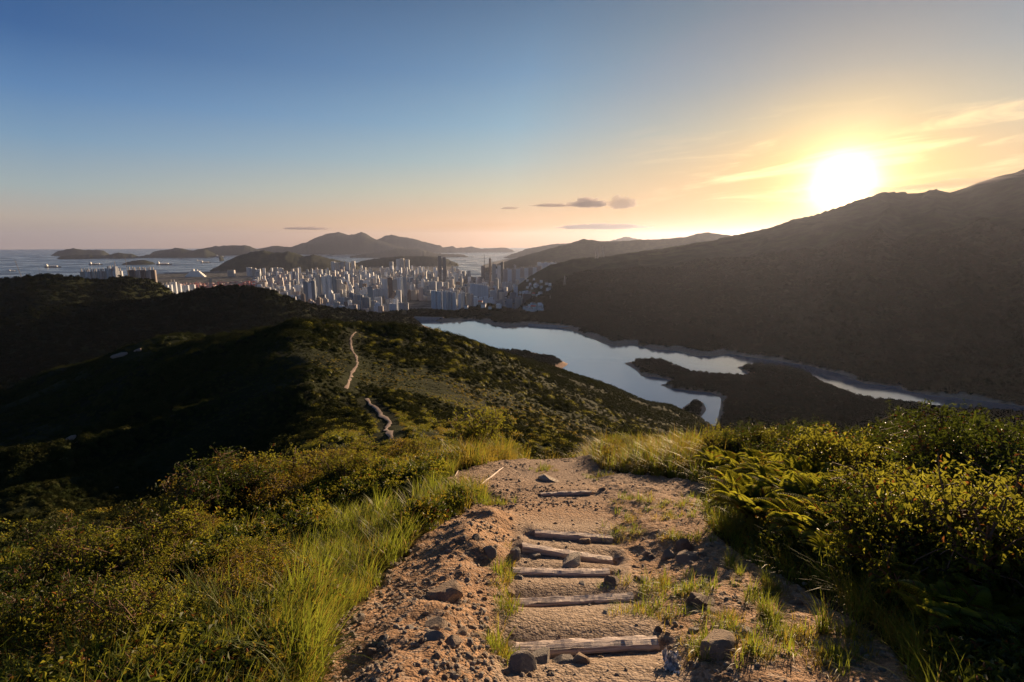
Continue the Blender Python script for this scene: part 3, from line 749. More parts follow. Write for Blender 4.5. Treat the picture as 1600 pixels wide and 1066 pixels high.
# trail surface, finer than the ground sheet, with a little ramp behind each timber
LOGS = [  # left px, py, right px, py, depth, thickness, height, tilt
    dict(a=(795, 1014), b=(1028, 998), d=3.23, w=0.105, h=0.065),
    dict(a=(803, 941), b=(990, 929), d=4.08, w=0.095, h=0.045),
    dict(a=(801, 890), b=(953, 892), d=4.62, w=0.095, h=0.045),
    dict(a=(817, 850), b=(957, 874), d=5.02, w=0.09, h=0.07),
    dict(a=(836, 829), b=(957, 840), d=5.50, w=0.09, h=0.07),
    dict(a=(845, 771), b=(924, 768), d=7.45, w=0.08, h=0.05),
]
def cam_point(px, py, d):
    u = (px - 800) / F * d; v = (py - 533) / F * d
    return np.array([u, d * cP - v * sP, H - v * cP - d * sP])
for L in LOGS:
    L['A'] = cam_point(*L['a'], L['d']); L['B'] = cam_point(*L['b'], L['d'])
def trail_z(x, y):
    z = height(x, y)
    xr = x - (0.45 + 0.06 * np.clip(y - 2.8, 0, 9))
    core = 1 - sstep(np.abs(xr), 0.48, 0.66)
    # bumps: clods and half buried stones
    b = 0.07 * fbm(x, y, 0.75, 4, 50) + 0.022 * ridged(x, y, 0.38, 2, 57) * sstep(fbm(x, y, 0.9, 2, 66), -0.3, 0.3) + 0.022 * np.maximum(fbm(x, y, 0.14, 3, 51), -0.2) * sstep(fbm(x, y, 1.1, 2, 67), -0.25, 0.3) + 0.010 * fbm(x, y, 0.045, 2, 52)
    b = b * (1 - 0.85 * core) + 0.12 * np.exp(-((xr + 0.95) / 0.38) ** 2) * (1 - sstep(y, 5, 7)) * (1 + fbm(x, y, 0.5, 2, 58)) + 0.05 * np.exp(-((xr - 0.95) / 0.3) ** 2) * (1 + fbm(x, y, 0.5, 2, 59))
    z = z + b
    for L in LOGS:
        A, B = L['A'], L['B']
        dx, dy = B[0] - A[0], B[1] - A[1]; ln = math.hypot(dx, dy)
        t = ((x - A[0]) * dx + (y - A[1]) * dy) / ln
        s = -((x - A[0]) * dy - (y - A[1]) * dx) / ln            # + on the far side
        zt = A[2] + (B[2] - A[2]) * np.clip(t / ln, 0, 1)
        wt = sstep(t, -0.15, 0.0) * (1 - sstep(t, ln, ln + 0.15))
        f = np.where(s > 0, np.exp(-(s / 0.28) ** 2) * sstep(s, -0.01, 0.0), 0.0) * wt
        z = z * (1 - f) + (zt - 0.030) * f
        g = np.where(s <= 0, np.exp(-(s / 0.16) ** 2), 0.0) * wt
        z = z * (1 - g) + np.minimum(z, zt - L['h'] * 0.85) * g
    return z, core

def build_trail():
    st = 0.022
    xs = np.arange(-3.6, 4.6, st); ys = np.arange(0.4, 12.4, st)
    X, Y = np.meshgrid(xs, ys)
    x, y = X.ravel(), Y.ravel()
    td = trail_d(x, y) + 0.16 * fbm(x, y, 0.7, 3, 61)
    z, core = trail_z(x, y)
    z = z + 0.012 - 0.16 * (1 - sstep(td, -0.12, 0.02))
    k = len(xs); n = len(ys)
    i = np.arange(n - 1)[:, None] * k; j = np.arange(k - 1)[None, :]
    q = np.stack([i + j, i + j + 1, i + k + j + 1, i + k + j], -1).reshape(-1, 4)
    keep = (td[q] > -0.14).any(axis=1)
    q = q[keep]
    used = np.unique(q); mp = np.full(len(x), -1); mp[used] = np.arange(len(used))
    tr = core * (1 - sstep(y, 5.2, 6.2))
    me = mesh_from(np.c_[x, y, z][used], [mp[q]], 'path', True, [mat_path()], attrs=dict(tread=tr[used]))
    tag(link('path', me), kind='structure')
build_trail()

# ------------------------------------------------------------------ water
def disc(name, rad, z, mat, seg=96, rings=(0.02, 0.1, 0.3, 1.0)):
    V = [(0, 0, z)]; Fq = []; T = []
    for ri, q in enumerate(rings):
        for s in range(seg):
            a = 2 * math.pi * s / seg
            V.append((rad * q * math.cos(a), rad * q * math.sin(a), z))
    for s in range(seg): T.append((0, 1 + s, 1 + (s + 1) % seg))
    for ri in range(len(rings) - 1):
        o = 1 + ri * seg
        for s in range(seg): Fq.append((o + s, o + seg + s, o + seg + (s + 1) % seg, o + (s + 1) % seg))
    return mesh_from(V, [T, Fq], name, False, [mat])
tag(link('sea', disc('sea', 60000, 0.0, mat_water('sea_water', 0.05, 1.6, (0.02, 0.04, 0.06), 0.18))), kind='structure')
bm_x = [p[0] for p in RES]; bm_y = [p[1] for p in RES]
rx0, rx1, ry0, ry1 = min(bm_x) - 25, max(bm_x) + 25, min(bm_y) - 25, max(bm_y) + 25
def build_reservoir():
    st = 12.0
    xs = np.arange(rx0, rx1, st); ys = np.arange(ry0, ry1, st)
    X, Y = np.meshgrid(xs, ys); x, y = X.ravel(), Y.ravel()
    k, n = len(xs), len(ys)
    ok = in_poly(x, y, RES) | (poly_dist(x, y, RES) < 16)
    i = np.arange(n - 1)[:, None] * k; j = np.arange(k - 1)[None, :]
    q = np.stack([i + j, i + j + 1, i + k + j + 1, i + k + j], -1).reshape(-1, 4)
    q = q[ok[q].all(axis=1)]
    used = np.unique(q); mp = np.full(len(x), -1); mp[used] = np.arange(len(used))
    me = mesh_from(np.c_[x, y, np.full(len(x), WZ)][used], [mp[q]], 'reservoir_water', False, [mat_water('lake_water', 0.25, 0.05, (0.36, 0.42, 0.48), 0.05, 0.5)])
    tag(link('reservoir_water', me), kind='structure')
build_reservoir()

# ------------------------------------------------------------------ plants
def unit(v):
    return v / (np.linalg.norm(v, axis=-1, keepdims=True) + 1e-9)

def leaf_blades(C, D, U, ln, wd, fold=0.25, droop=0.15):
    """folded pointed leaves: base C, axis D, normal U -> verts, tris"""
    D = unit(D); S = unit(np.cross(D, U)); N = np.cross(S, D)
    ln = np.broadcast_to(ln, (len(C),))[:, None]; wd = np.broadcast_to(wd, (len(C),))[:, None]
    mid = C + D * ln * 0.5 + N * ln * 0.04
    l = mid + S * wd * 0.5 + N * wd * fold; r = mid - S * wd * 0.5 + N * wd * fold
    tip = C + D * ln - N * ln * droop
    V = np.stack([C, l, tip, r], 1).reshape(-1, 3)
    b = np.arange(len(C))[:, None] * 4
    T = np.concatenate([b + np.array([0, 2, 1]), b + np.array([0, 3, 2])])
    return V, T

def rand_dir(n, up=0.0):
    v = rng.normal(size=(n, 3)); v[:, 2] = v[:, 2] + up
    return unit(v)

def shrub_meshes(seed, hgt=0.8, rad=0.5, twigs=90, per=8, ll=0.055, lw=0.022, flat=0.75, gap=0.35):
    """stems rising from one root and whorls of leaves at the twig tips"""
    g = np.random.default_rng(seed)
    st = MB(); tips = []; dirs = []
    nb = 7
    for b in range(nb):
        a = g.uniform(0, 2 * math.pi); rr = rad * g.uniform(0.25, 0.9)
        p0 = np.array([0, 0, -0.08]); p3 = np.array([math.cos(a) * rr, math.sin(a) * rr, hgt * g.uniform(0.55, 0.85)])
        p1 = p3 * [0.3, 0.3, 0.35] + g.normal(size=3) * 0.03; p2 = p3 * [0.7, 0.7, 0.7] + g.normal(size=3) * 0.05
        st.tube([p0, p1, p2, p3], [0.014, 0.011, 0.008, 0.005], 4)
        for k in range(twigs // nb):
            t = g.uniform(0.35, 1.0)
            s = p1 * (1 - t) + p3 * t
            d = unit(np.array([g.normal(), g.normal(), g.normal() * 0.5 + 0.75]))
            L = rad * g.uniform(0.2, 0.6)
            e = s + d * L
            e[2] = min(e[2], hgt * (1.0 - 0.25 * min(1, (math.hypot(e[0], e[1]) / rad) ** 2)) * g.uniform(0.8, 1.1))
            if g.random() < 0.5: st.tube([s, (s + e) / 2 + g.normal(size=3) * 0.015, e], [0.005, 0.004, 0.003], 3)
            tips.append(e); dirs.append(d)
    tips = np.array(tips); dirs = np.array(dirs)
    n = len(tips) * per
    C = np.repeat(tips, per, 0) + g.normal(size=(n, 3)) * 0.016 - np.repeat(dirs, per, 0) * g.uniform(0, 0.10, (n, 1))
    ax = np.repeat(dirs, per, 0)
    side = unit(np.cross(ax, g.normal(size=(n, 3))))
    D = unit(side + ax * g.uniform(0.1, 1.0, (n, 1)))
    U = unit(ax - D * np.sum(ax * D, 1, keepdims=True) + g.normal(size=(n, 3)) * 0.25)
    sz = g.uniform(0.6, 1.25, n)
    V, T = leaf_blades(C, D, U, ll * sz, lw * sz)
    return st, (V, T)

def blades(g, n, spread, ln, wd, lean=0.5, seg=4, base=0.0):
    """grass blades that arch over"""
    a = g.uniform(0, 2 * math.pi, n); r = spread * np.sqrt(g.uniform(0, 1, n))
    C = np.c_[np.cos(a) * r, np.sin(a) * r, np.full(n, base)]
    th = a + g.normal(0, 0.9, n); dirh = np.c_[np.cos(th), np.sin(th), np.zeros(n)]
    sd = np.c_[-np.sin(th), np.cos(th), np.zeros(n)]
    L = ln * g.uniform(0.5, 1.15, n); le = lean * g.uniform(0.2, 1.5, n)
    rows = []
    for k in range(seg + 1):
        t = k / seg
        cen = C + dirh * (L * le * t ** 2)[:, None] * 0.9 + np.array([0, 0, 1.0]) * (L * (t - 0.42 * np.minimum(le, 1.3) * t ** 2.4))[:, None]
        w = (wd * (1 - t) ** 0.7 * 0.5 if k < seg else 0.0)
        if k < seg: rows += [cen + sd * w, cen - sd * w]
        else: rows += [cen]
    V = np.stack(rows, 1)                      # n, 2*seg+1, 3
    m = V.shape[1]; b = np.arange(n)[:, None] * m
    Q = [b + np.array([2 * k, 2 * k + 1, 2 * k + 3, 2 * k + 2]) for k in range(seg - 1)]
    T = b + np.array([2 * seg - 2, 2 * seg - 1, 2 * seg])
    return V.reshape(-1, 3), np.concatenate(Q), T

def grass_mesh(seed, mat, n=45, spread=0.10, ln=0.32, wd=0.008, lean=0.6, mats=None, seg=4):
    g = np.random.default_rng(seed)
    V, Q, T = blades(g, n, spread, ln, wd, lean, seg)
    return mesh_from(V, [T, Q], 'grass_tuft', True, [mat])

def fern_mesh(seed, fronds=11, ln=0.55):
    g = np.random.default_rng(seed)
    st = MB(); Cs, Ds, Us, Ls, Ws = [], [], [], [], []
    for f in range(fronds):
        a = 2 * math.pi * f / fronds + g.normal(0, 0.25); L = ln * g.uniform(0.7, 1.15)
        lean = g.uniform(0.45, 0.95)
        ts = np.linspace(0, 1, 15)
        P = np.c_[np.cos(a) * L * lean * ts ** 1.3, np.sin(a) * L * lean * ts ** 1.3, L * (ts * 0.95 - 0.62 * lean * ts ** 2.6)]
        st.tube(P, np.linspace(0.004, 0.0015, 15), 3)
        D = unit(np.gradient(P, axis=0)); S = np.tile([-math.sin(a), math.cos(a), 0], (15, 1)); N = np.cross(S, D)
        for sgn in (-1, 1):
            for k in range(2, 15):
                for h in (0, 0.5):
                    if k == 14 and h: continue
                    p = P[k] * (1 - h) + P[min(k + 1, 14)] * h
                    w = L * 0.30 * math.sin(math.pi * min(1, (k + h) / 15.0) ** 0.65) * 0.9 + 0.01
                    Cs.append(p); Ds.append(S[k] * sgn + D[k] * 0.45 - N[k] * 0.1); Us.append(-N[k]); Ls.append(w); Ws.append(0.020 * L / 0.5)
    V, T = leaf_blades(np.array(Cs), np.array(Ds), np.array(Us), np.array(Ls), np.array(Ws))
    return st, (V, T)

def clump_mesh(seed, mat, n=260, ll=0.16, lw=0.11, dome=0.75, core=True, lump=0.3):
    """rounded mass of leaf-sized faces, unit radius"""
    g = np.random.default_rng(seed)
    d = unit(g.normal(size=(n, 3))); d[:, 2] = np.abs(d[:, 2]) * 1.1 - 0.12; d = unit(d)
    # three or four lobes make the outline uneven
    lobes = unit(g.normal(size=(5, 3)) + [0, 0, 0.5])
    bulge = np.max(np.maximum(d @ lobes.T, 0) ** 3, axis=1)
    r = (1 - lump) + lump * bulge + g.normal(0, 0.07, n)
    C = d * r[:, None] * [1, 1, dome]
    U = unit(d + g.normal(size=(n, 3)) * 0.45); D = unit(np.cross(U, g.normal(size=(n, 3))))
    sz = g.uniform(0.6, 1.3, n)
    V, T = leaf_blades(C - D * 0.5 * ll, D, U, ll * sz, lw * sz, 0.15, 0.2)
    Vs, Fs = [V], [T]
    if core:
        k = 8; rings = [(0.0, 0.98), (0.35, 0.86), (0.62, 0.60), (0.78, 0.2)]
        cv = []
        for z, q in rings:
            for s in range(k):
                a = 2 * math.pi * s / k
                cv.append((math.cos(a) * q * 0.80, math.sin(a) * q * 0.80, z * dome * 0.98 - 0.12))
        cf = [(i * k + s, i * k + (s + 1) % k, (i + 1) * k + (s + 1) % k, (i + 1) * k + s) for i in range(3) for s in range(k)]
        Vs.append(np.array(cv)); q = np.array(cf) + len(V)
        return mesh_from(np.concatenate(Vs), [T, q], 'leaf_clump', False, [mat])
    return mesh_from(V, [T], 'leaf_clump', False, [mat])

def scatter(name, P, scale, rotz, idx, sources, tilt=None):
    """one object whose points carry copies of the source meshes"""
    me = bpy.data.meshes.new(name)
    me.vertices.add(len(P)); me.vertices.foreach_set('co', np.asarray(P, np.float32).ravel())
    for k, v, ty in (('sc', scale, 'FLOAT'), ('rz', rotz, 'FLOAT')):
        a = me.attributes.new(k, ty, 'POINT'); a.data.foreach_set('value', np.asarray(v, np.float32))
    a = me.attributes.new('ix', 'INT', 'POINT'); a.data.foreach_set('value', np.asarray(idx, np.int32))
    o = link(name, me)
    ng = bpy.data.node_groups.new(name + '_nodes', 'GeometryNodeTree')
    ng.interface.new_socket('Geometry', in_out='INPUT', socket_type='NodeSocketGeometry')
    ng.interface.new_socket('Geometry', in_out='OUTPUT', socket_type='NodeSocketGeometry')
    N, Lk = ng.nodes.new, ng.links.new
    gi = N('NodeGroupInput'); go = N('NodeGroupOutput')
    jo = N('GeometryNodeJoinGeometry')
    for s in reversed(sources):
        so = bpy.data.objects.new(name + '_source', s)
        inf = N('GeometryNodeObjectInfo'); inf.inputs['Object'].default_value = so
        inf.inputs['As Instance'].default_value = True
        Lk(inf.outputs['Geometry'], jo.inputs[0])
    def att(nm, ty):
        q = N('GeometryNodeInputNamedAttribute'); q.data_type = ty; q.inputs['Name'].default_value = nm
        return [s for s in q.outputs if s.enabled and s.name == 'Attribute'][0]
    m2p = N('GeometryNodeMeshToPoints'); Lk(gi.outputs[0], m2p.inputs['Mesh'])
    ins = N('GeometryNodeInstanceOnPoints')
    Lk(m2p.outputs[0], ins.inputs['Points']); Lk(jo.outputs[0], ins.inputs['Instance'])
    ins.inputs['Pick Instance'].default_value = True
    Lk(att('ix', 'INT'), ins.inputs['Instance Index'])
    cx = N('ShaderNodeCombineXYZ'); Lk(att('rz', 'FLOAT'), cx.inputs[2]); Lk(cx.outputs[0], ins.inputs['Rotation'])
    Lk(att('sc', 'FLOAT'), ins.inputs['Scale'])
    Lk(ins.outputs[0], go.inputs[0])
    md = o.modifiers.new('copies', 'NODES'); md.node_group = ng
    o['kind'] = 'stuff'
    return o

def polar_points(n, a0, a1, r0, r1, pw=1.0):
    az = rng.uniform(R(a0), R(a1), n); u = rng.uniform(0, 1, n) ** pw
    r = np.exp(math.log(r0) + u * (math.log(r1) - math.log(r0)))
    return r * np.sin(az), r * np.cos(az), az, r

# the footpath along the ridge
_p1 = [(611, 686), (604, 672), (608, 658), (596, 650), (590, 640), (580, 634), (574, 624)]
_p2 = [(541, 608), (547, 594), (550, 582), (559, 570), (556, 556), (549, 545), (548, 530), (556, 519)]
FP = []
for seg_, (ra, rb) in ((_p1, (75, 190)), (_p2, (185, 380))):
    L_ = []
    for px, py in seg_:
        L_.append(hit(px, py, ra * 0.7, rb * 1.4, 900))
    FP.append(L_)
def foot_d(x, y):
    return np.minimum(poly_dist(x, y, FP[0], False), poly_dist(x, y, FP[1], False))

def build_footpath():
    for L_, wd in zip(FP, (0.55, 0.55)):
        P = np.array(L_)
        t = np.arange(len(P)); tt = np.linspace(0, len(P) - 1, 70)
        X = np.interp(tt, t, P[:, 0]); Y = np.interp(tt, t, P[:, 1])
        X = X + fbm(X, Y, 5, 2, 9) * 0.5
        dx, dy = np.gradient(X), np.gradient(Y); l = np.hypot(dx, dy)
        nx, ny = dy / l, -dx / l
        V = []
        w = wd * (1 + 0.9 * fbm(X, Y, 5, 3, 3))
        hc = height(X, Y); ker = np.ones(5) / 5
        hc = np.convolve(np.pad(hc, 2, mode='edge'), ker, 'valid')
        side = height(X + nx * 1.5, Y + ny * 1.5) - height(X - nx * 1.5, Y - ny * 1.5)
        side = np.convolve(np.pad(side, 2, mode='edge'), ker, 'valid') / 3.0
        for k in (-1, -0.4, 0.4, 1):
            V.append(np.c_[X + nx * w * k, Y + ny * w * k, hc + side * w * k * 0.8 + 0.26 - 0.14 * abs(k)])
        V = np.stack(V, 1).reshape(-1, 3)
        n = len(X)
        q = [(i * 4 + j, i * 4 + j + 1, i * 4 + 5 + j, i * 4 + 4 + j) for i in range(n - 1) for j in range(3)]
        me = mesh_from(V, [q], 'footpath', True, [M_slab])
        tag(link('footpath', me), kind='structure')
build_footpath()

# ground cover close by -------------------------------------------------------
def veg_mask(x, y, lim=0.0):
    return trail_d(x, y) + 0.12 * fbm(x, y, 0.6, 2, 62) < lim

def zsurf(x, y):
    return height(x, y)

def sprig_mesh(seed, mat, tw=9, per=7, ll=0.045, lw=0.02, h=0.22, r=0.13):
    st, (V, T) = shrub_meshes(seed, h, r, tw * 7, per // 2 + 1, ll, lw)
    return mesh_from(V, [T], 'leaf_sprig', False, [mat])
sprigs = [sprig_mesh(200, M_glossy, ll=0.036, lw=0.016), sprig_mesh(201, M_leaf, ll=0.030, lw=0.014), sprig_mesh(202, M_gold, ll=0.028, lw=0.012), sprig_mesh(203, M_leaf, ll=0.038, lw=0.02)]
x, y, az, r = polar_points(30000, -60, 60, 1.3, 26)
k = veg_mask(x, y, -0.22) & (rng.uniform(0, 1, len(x)) < 0.65)
x, y, az, r = x[k], y[k], az[k], r[k]
gold = sstep(fbm(x, y, 2.2, 2, 71), -0.1, 0.35)
ix = np.where(rng.uniform(0, 1, len(x)) < gold * 0.6, 2, rng.integers(0, 2, len(x)) + 2 * (rng.uniform(0, 1, len(x)) < 0.12) * 1)
ix = np.clip(ix, 0, 3)
ix = np.where((az > R(33)) & (rng.uniform(0, 1, len(x)) < 0.75), 0, ix)  # mostly the darkest sprig at far right: leaf colour stands in for shade
lump = fbm(x, y, 1.3, 3, 74)
sc_ = rng.uniform(0.6, 1.4, len(x)) * np.minimum((1 + r * 0.05), 1.6) * (1.0 + 0.9 * lump)
sc_ = np.minimum(sc_, 1.25 + 0.06 * r)
k = (lump > -0.16) & (rng.uniform(0, 1, len(x)) < 0.85)
x, y, az, r, sc_, ix = x[k], y[k], az[k], r[k], sc_[k], ix[k]
o = scatter('undergrowth', np.c_[x, y, zsurf(x, y) - 0.03], sc_, rng.uniform(0, 6.28, len(x)), ix, sprigs)
tag(o, 'low leafy undergrowth covering the slope on both sides of the dirt trail', 'undergrowth')

tufts = [grass_mesh(210, M_grass, 26, 0.07, 0.22, 0.006), grass_mesh(211, M_grass, 22, 0.06, 0.30, 0.007, 0.8), grass_mesh(212, M_dry, 26, 0.07, 0.28, 0.005, 0.7), grass_mesh(213, M_dry, 20, 0.05, 0.18, 0.005, 0.9)]
x, y, az, r = polar_points(36000, -60, 60, 1.3, 40)
td = trail_d(x, y) + 0.10 * fbm(x, y, 0.6, 2, 62)
edge = np.exp(-((td + 0.35) / 0.5) ** 2)
patch = sstep(fbm(x, y, 1.6, 3, 73), 0.05, 0.3)
pgold = ((r > 8.5) & (az > R(-10)) & (az < R(26))).astype(float)
prob = np.clip(edge * 0.8 + patch * 0.35 + pgold * 0.9 + 0.10 + 0.4 * sstep(r, 12, 20), 0, 1)
k = (td < -0.03) & (rng.uniform(0, 1, len(x)) < prob)
x, y, az, r, pgold = x[k], y[k], az[k], r[k], pgold[k]
u_ = rng.uniform(0, 1, len(x))
dry = u_ < (0.38 + 0.4 * pgold)
ix = np.where(dry, 2 + rng.integers(0, 2, len(x)), rng.integers(0, 2, len(x)))
sc_ = rng.uniform(0.5, 1.05, len(x)) * (1 + 0.03 * r) * (1 + 0.5 * pgold) * (1 + 0.8 * fbm(x, y, 0.8, 2, 76))
o = scatter('grass', np.c_[x, y, zsurf(x, y) - 0.02], sc_, rng.uniform(0, 6.28, len(x)), ix, tufts)
tag(o, 'green and straw coloured grass growing along the edges of the dirt trail', 'grass')

# short turf between the stones right of the steps, sparse on the left edge of the steps
spots = [(980, 838, 40, 12), (1030, 812, 60, 12), (1060, 850, 40, 8), (1010, 925, 45, 12), (1075, 935, 40, 14), (1025, 968, 45, 14), (1000, 790, 40, 8), (850, 735, 20, 5), (790, 950, 14, 40), (778, 1030, 18, 30), (783, 900, 16, 25),
         (1105, 1030, 30, 20), (1230, 1000, 40, 25), (1300, 1040, 50, 20), (1200, 930, 30, 15), (1180, 1045, 40, 15), (1330, 1000, 30, 30), (940, 745, 20, 6), (775, 790, 20, 6), (1085, 800, 40, 18), (1130, 990, 30, 30)]
X_, Y_ = [], []
for px, py, sx, sy in spots:
    for _ in range(26):
        a_, b_ = hit(px + random.gauss(0, sx * 0.55), py + random.gauss(0, sy * 0.55), 1.5, 14, 260)
        X_.append(a_); Y_.append(b_)
X_, Y_ = np.array(X_), np.array(Y_)
tiny = [grass_mesh(220, M_grass, 30, 0.06, 0.09, 0.005, 0.9), grass_mesh(221, M_dry, 30, 0.07, 0.07, 0.005, 0.9), grass_mesh(222, M_grass, 14, 0.03, 0.16, 0.007, 0.7)]
o = scatter('turf', np.c_[X_, Y_, trail_z(X_, Y_)[0]], rng.uniform(0.6, 1.2, len(X_)), rng.uniform(0, 6.28, len(X_)), rng.choice([0, 0, 1, 1, 2], len(X_)), tiny)
tag(o, 'short tufty turf growing between the stones beside the log steps', 'turf')

# scrub of the middle slopes ---------------------------------------------------
cl = [clump_mesh(230 + i, M_scrub, 240, 0.15, 0.11, 0.72 + 0.08 * i) for i in range(4)] + [clump_mesh(240, M_leaf, 260, 0.13, 0.08, 0.8), clump_mesh(241, M_gold, 240, 0.12, 0.07, 0.6)]
x, y, az, r = polar_points(9000, -60, 60, 16, 130)
k = (foot_d(x, y) > 2.6) & (fbm(x, y, 7, 3, 84) > -0.45)
x, y, az, r = x[k], y[k], az[k], r[k]
spur_gold = (az > R(-24)) & (az < R(-2)) & (r > 35)
ix = np.where(spur_gold & (rng.uniform(0, 1, len(x)) < 0.7), rng.integers(4, 6, len(x)), rng.integers(0, 5, len(x)))
ix = np.where(fbm(x, y, 18, 2, 80) > 0.25, 5, ix)
sc_ = (0.40 + 0.010 * r) * (0.5 + 1.2 * rng.uniform(0, 1, len(x)) ** 2) * (1 + 0.9 * fbm(x, y, 9, 3, 83))
sc_ *= np.where((r > 30) & spur_gold, 0.75, 1.0)
o = scatter('hillside_scrub', np.c_[x, y, height(x, y) - 0.1 * sc_], sc_, rng.uniform(0, 6.28, len(x)), ix, cl)
tag(o, 'dense low scrub on the slope just beyond the trail edge', 'scrub')

x, y, az, r = polar_points(72000, -60, 60, 110, 1150)
k = (foot_d(x, y) > np.where(r < 210, 3.0, 1.4 + 0.003 * r)) & (height(x, y) > WZ + 4) & (trail_d(x, y) < 0)
rockm = fbm(x, y, 60, 3, 95)
x, y, az, r = x[k], y[k], az[k], r[k]
op = fbm(x, y, 70, 3, 81) + 0.15 * sstep(az, R(-24), R(-20)) * (r < 330)
grassy = op > 0.12
sc_ = np.where(grassy, 0.0044, 0.0064) * r * (0.55 + 1.3 * rng.uniform(0, 1, len(x)) ** 3) + 0.4
u_ = rng.uniform(0, 1, len(x))
lit = (az > R(-22)) & (r < 420)
mead = (az > R(-16)) & (az < R(-2)) & (r < 215) & (fbm(x, y, 30, 2, 97) > -0.25)
ix = np.where(mead & (u_ < 0.75), rng.integers(4, 6, len(x)), 0)
ix = np.where(mead & (u_ < 0.75), ix, np.where(grassy & lit & (u_ < 0.35) & (r < 260), 5, np.where(lit & (u_ > 0.9), 4, rng.integers(0, 4, len(x)))))
sc_ = np.where(mead, sc_ * 0.7, sc_) * (1 + 1.1 * fbm(x, y, 38, 3, 85))
sc_ = np.where(foot_d(x, y) < 6, np.minimum(sc_, 0.9), sc_)
sc_ = np.minimum(sc_, 4.5)
o = scatter('ridge_scrub', np.c_[x, y, height(x, y) - 0.15 * sc_], sc_, rng.uniform(0, 6.28, len(x)), ix, cl)
tag(o, 'dark thick scrub and small trees covering the ridge crossed by the footpath', 'scrub')

# forest further off -----------------------------------------------------------
fc = [clump_mesh(250 + i, M_wood_far, 90, 0.30, 0.26, 0.85, True, 0.25) for i in range(3)]
x, y, az, r = polar_points(80000, -48, 60, 950, 3500)
z, sand, urb, hl = height(x, y, full=True)
k = (z > WZ + 3) & (sand < 0.3) & (urb < 0.5)
k |= (r > 2400) & (z > 60) & (urb < 0.5)
k &= (az > R(-48))
x, y, z, r = x[k], y[k], z[k], r[k]
sc_ = rng.uniform(3.5, 7.5, len(x)) * (1 + 0.00025 * (r - 1000))
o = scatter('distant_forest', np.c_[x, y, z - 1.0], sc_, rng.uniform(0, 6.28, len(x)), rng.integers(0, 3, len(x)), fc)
tag(o, 'dark unbroken forest on the mountainsides around the reservoir', 'forest')

# shrubs standing out as single plants ------------------------------------------
SHR = []
specs = [  # kind, leaf material, h, rad, twigs, per, ll, lw
    ('broad', M_glossy, 0.85, 0.50, 190, 8, 0.044, 0.018), ('broad', M_glossy, 1.15, 0.62, 300, 8, 0.048, 0.019), ('fine', M_leaf, 0.70, 0.50, 230, 9, 0.030, 0.014),
    ('fine', M_leaf, 0.95, 0.6, 300, 9, 0.034, 0.015), ('gold', M_gold, 0.65, 0.50, 210, 9, 0.030, 0.013), ('broad', M_leaf, 0.75, 0.45, 150, 8, 0.042, 0.02)]
for i, (kd, m_, h_, rd, tw, per, ll, lw) in enumerate(specs):
    st, (V, T) = shrub_meshes(300 + i, h_, rd, tw, per, ll, lw)
    SHR.append((kd, st.mesh('stems', [M_stem]), mesh_from(V, [T], 'leaves', False, [m_])))
words = {'broad': 'glossy', 'fine': 'small-leaved', 'gold': 'golden-brown'}
def spot_words(px, p0, p1, r, r0, r1):
    fx = (px - p0) / (p1 - p0); fr = (r - r0) / (r1 - r0)
    return ('nearer ' if fr < 0.36 else 'farther ' if fr > 0.7 else 'middle ') + ('left part' if fx < 0.33 else 'right part' if fx > 0.67 else 'centre')
def place_shrub(i, x, y, s, label, group, parts=True, name='shrub'):
    kd, sm, lm = SHR[i]
    e = link(name, None, loc=(x, y, hz(x, y) - 0.04), rot=(random.uniform(-.1, .1), random.uniform(-.1, .1), random.uniform(0, 6.28)), scale=(s, s, s * random.uniform(0.85, 1.15)))
    e.empty_display_size = 0.2
    tag(e, label, 'shrub', group)
    link('stems', sm, e); link('foliage', lm, e)
    return e
zones = [ # px0, px1, r0, r1, count, choices, where, max height
    (1120, 1260, 8.5, 11.0, 12, (0, 1, 2), 'on the crest below the lake', 0.75),
    (1270, 1420, 7.5, 10.5, 18, (0, 1, 5), 'on the crest against the dark mountain', 1.0),
    (1430, 1680, 6.5, 9.5, 24, (0, 1, 1), 'topping the thicket by the right edge', 1.25),
    (1180, 1330, 5.2, 7.6, 10, (4, 2, 4), 'among the sunlit ferns', 0.6),
    (1340, 1680, 3.8, 6.6, 32, (0, 2, 5), 'in the shaded right-hand thicket', 0.95),
    (1480, 1640, 2.6, 4.0, 5, (0, 5), 'in the dark lower right corner', 0.4),
    (960, 1110, 10.5, 13.0, 9, (4, 3), 'behind the golden grass bank', 0.6),
    (700, 800, 13.0, 22.0, 6, (1, 3), 'dark beyond the trail bend', 1.6),
    (560, 700, 10.5, 20.0, 16, (2, 4, 3), 'on the slope left of the trail bend', 1.0),
    (420, 560, 8.0, 14.0, 18, (2, 4, 3), 'above the dark valley at left', 0.85),
    (300, 430, 7.0, 11.0, 16, (2, 4, 0), 'in the russet left thicket', 0.95),
    (60, 300, 5.5, 8.5, 22, (2, 0, 4, 5), 'on the sunlit left brow', 0.75),
    (-60, 120, 4.0, 6.5, 12, (0, 5), 'in the shade near the left edge', 0.6),
    (60, 420, 3.6, 5.6, 22, (2, 4, 5, 2), 'low in the left brush', 0.5),
    (0, 260, 2.7, 3.8, 9, (5, 2), 'in the lower left corner', 0.35)]
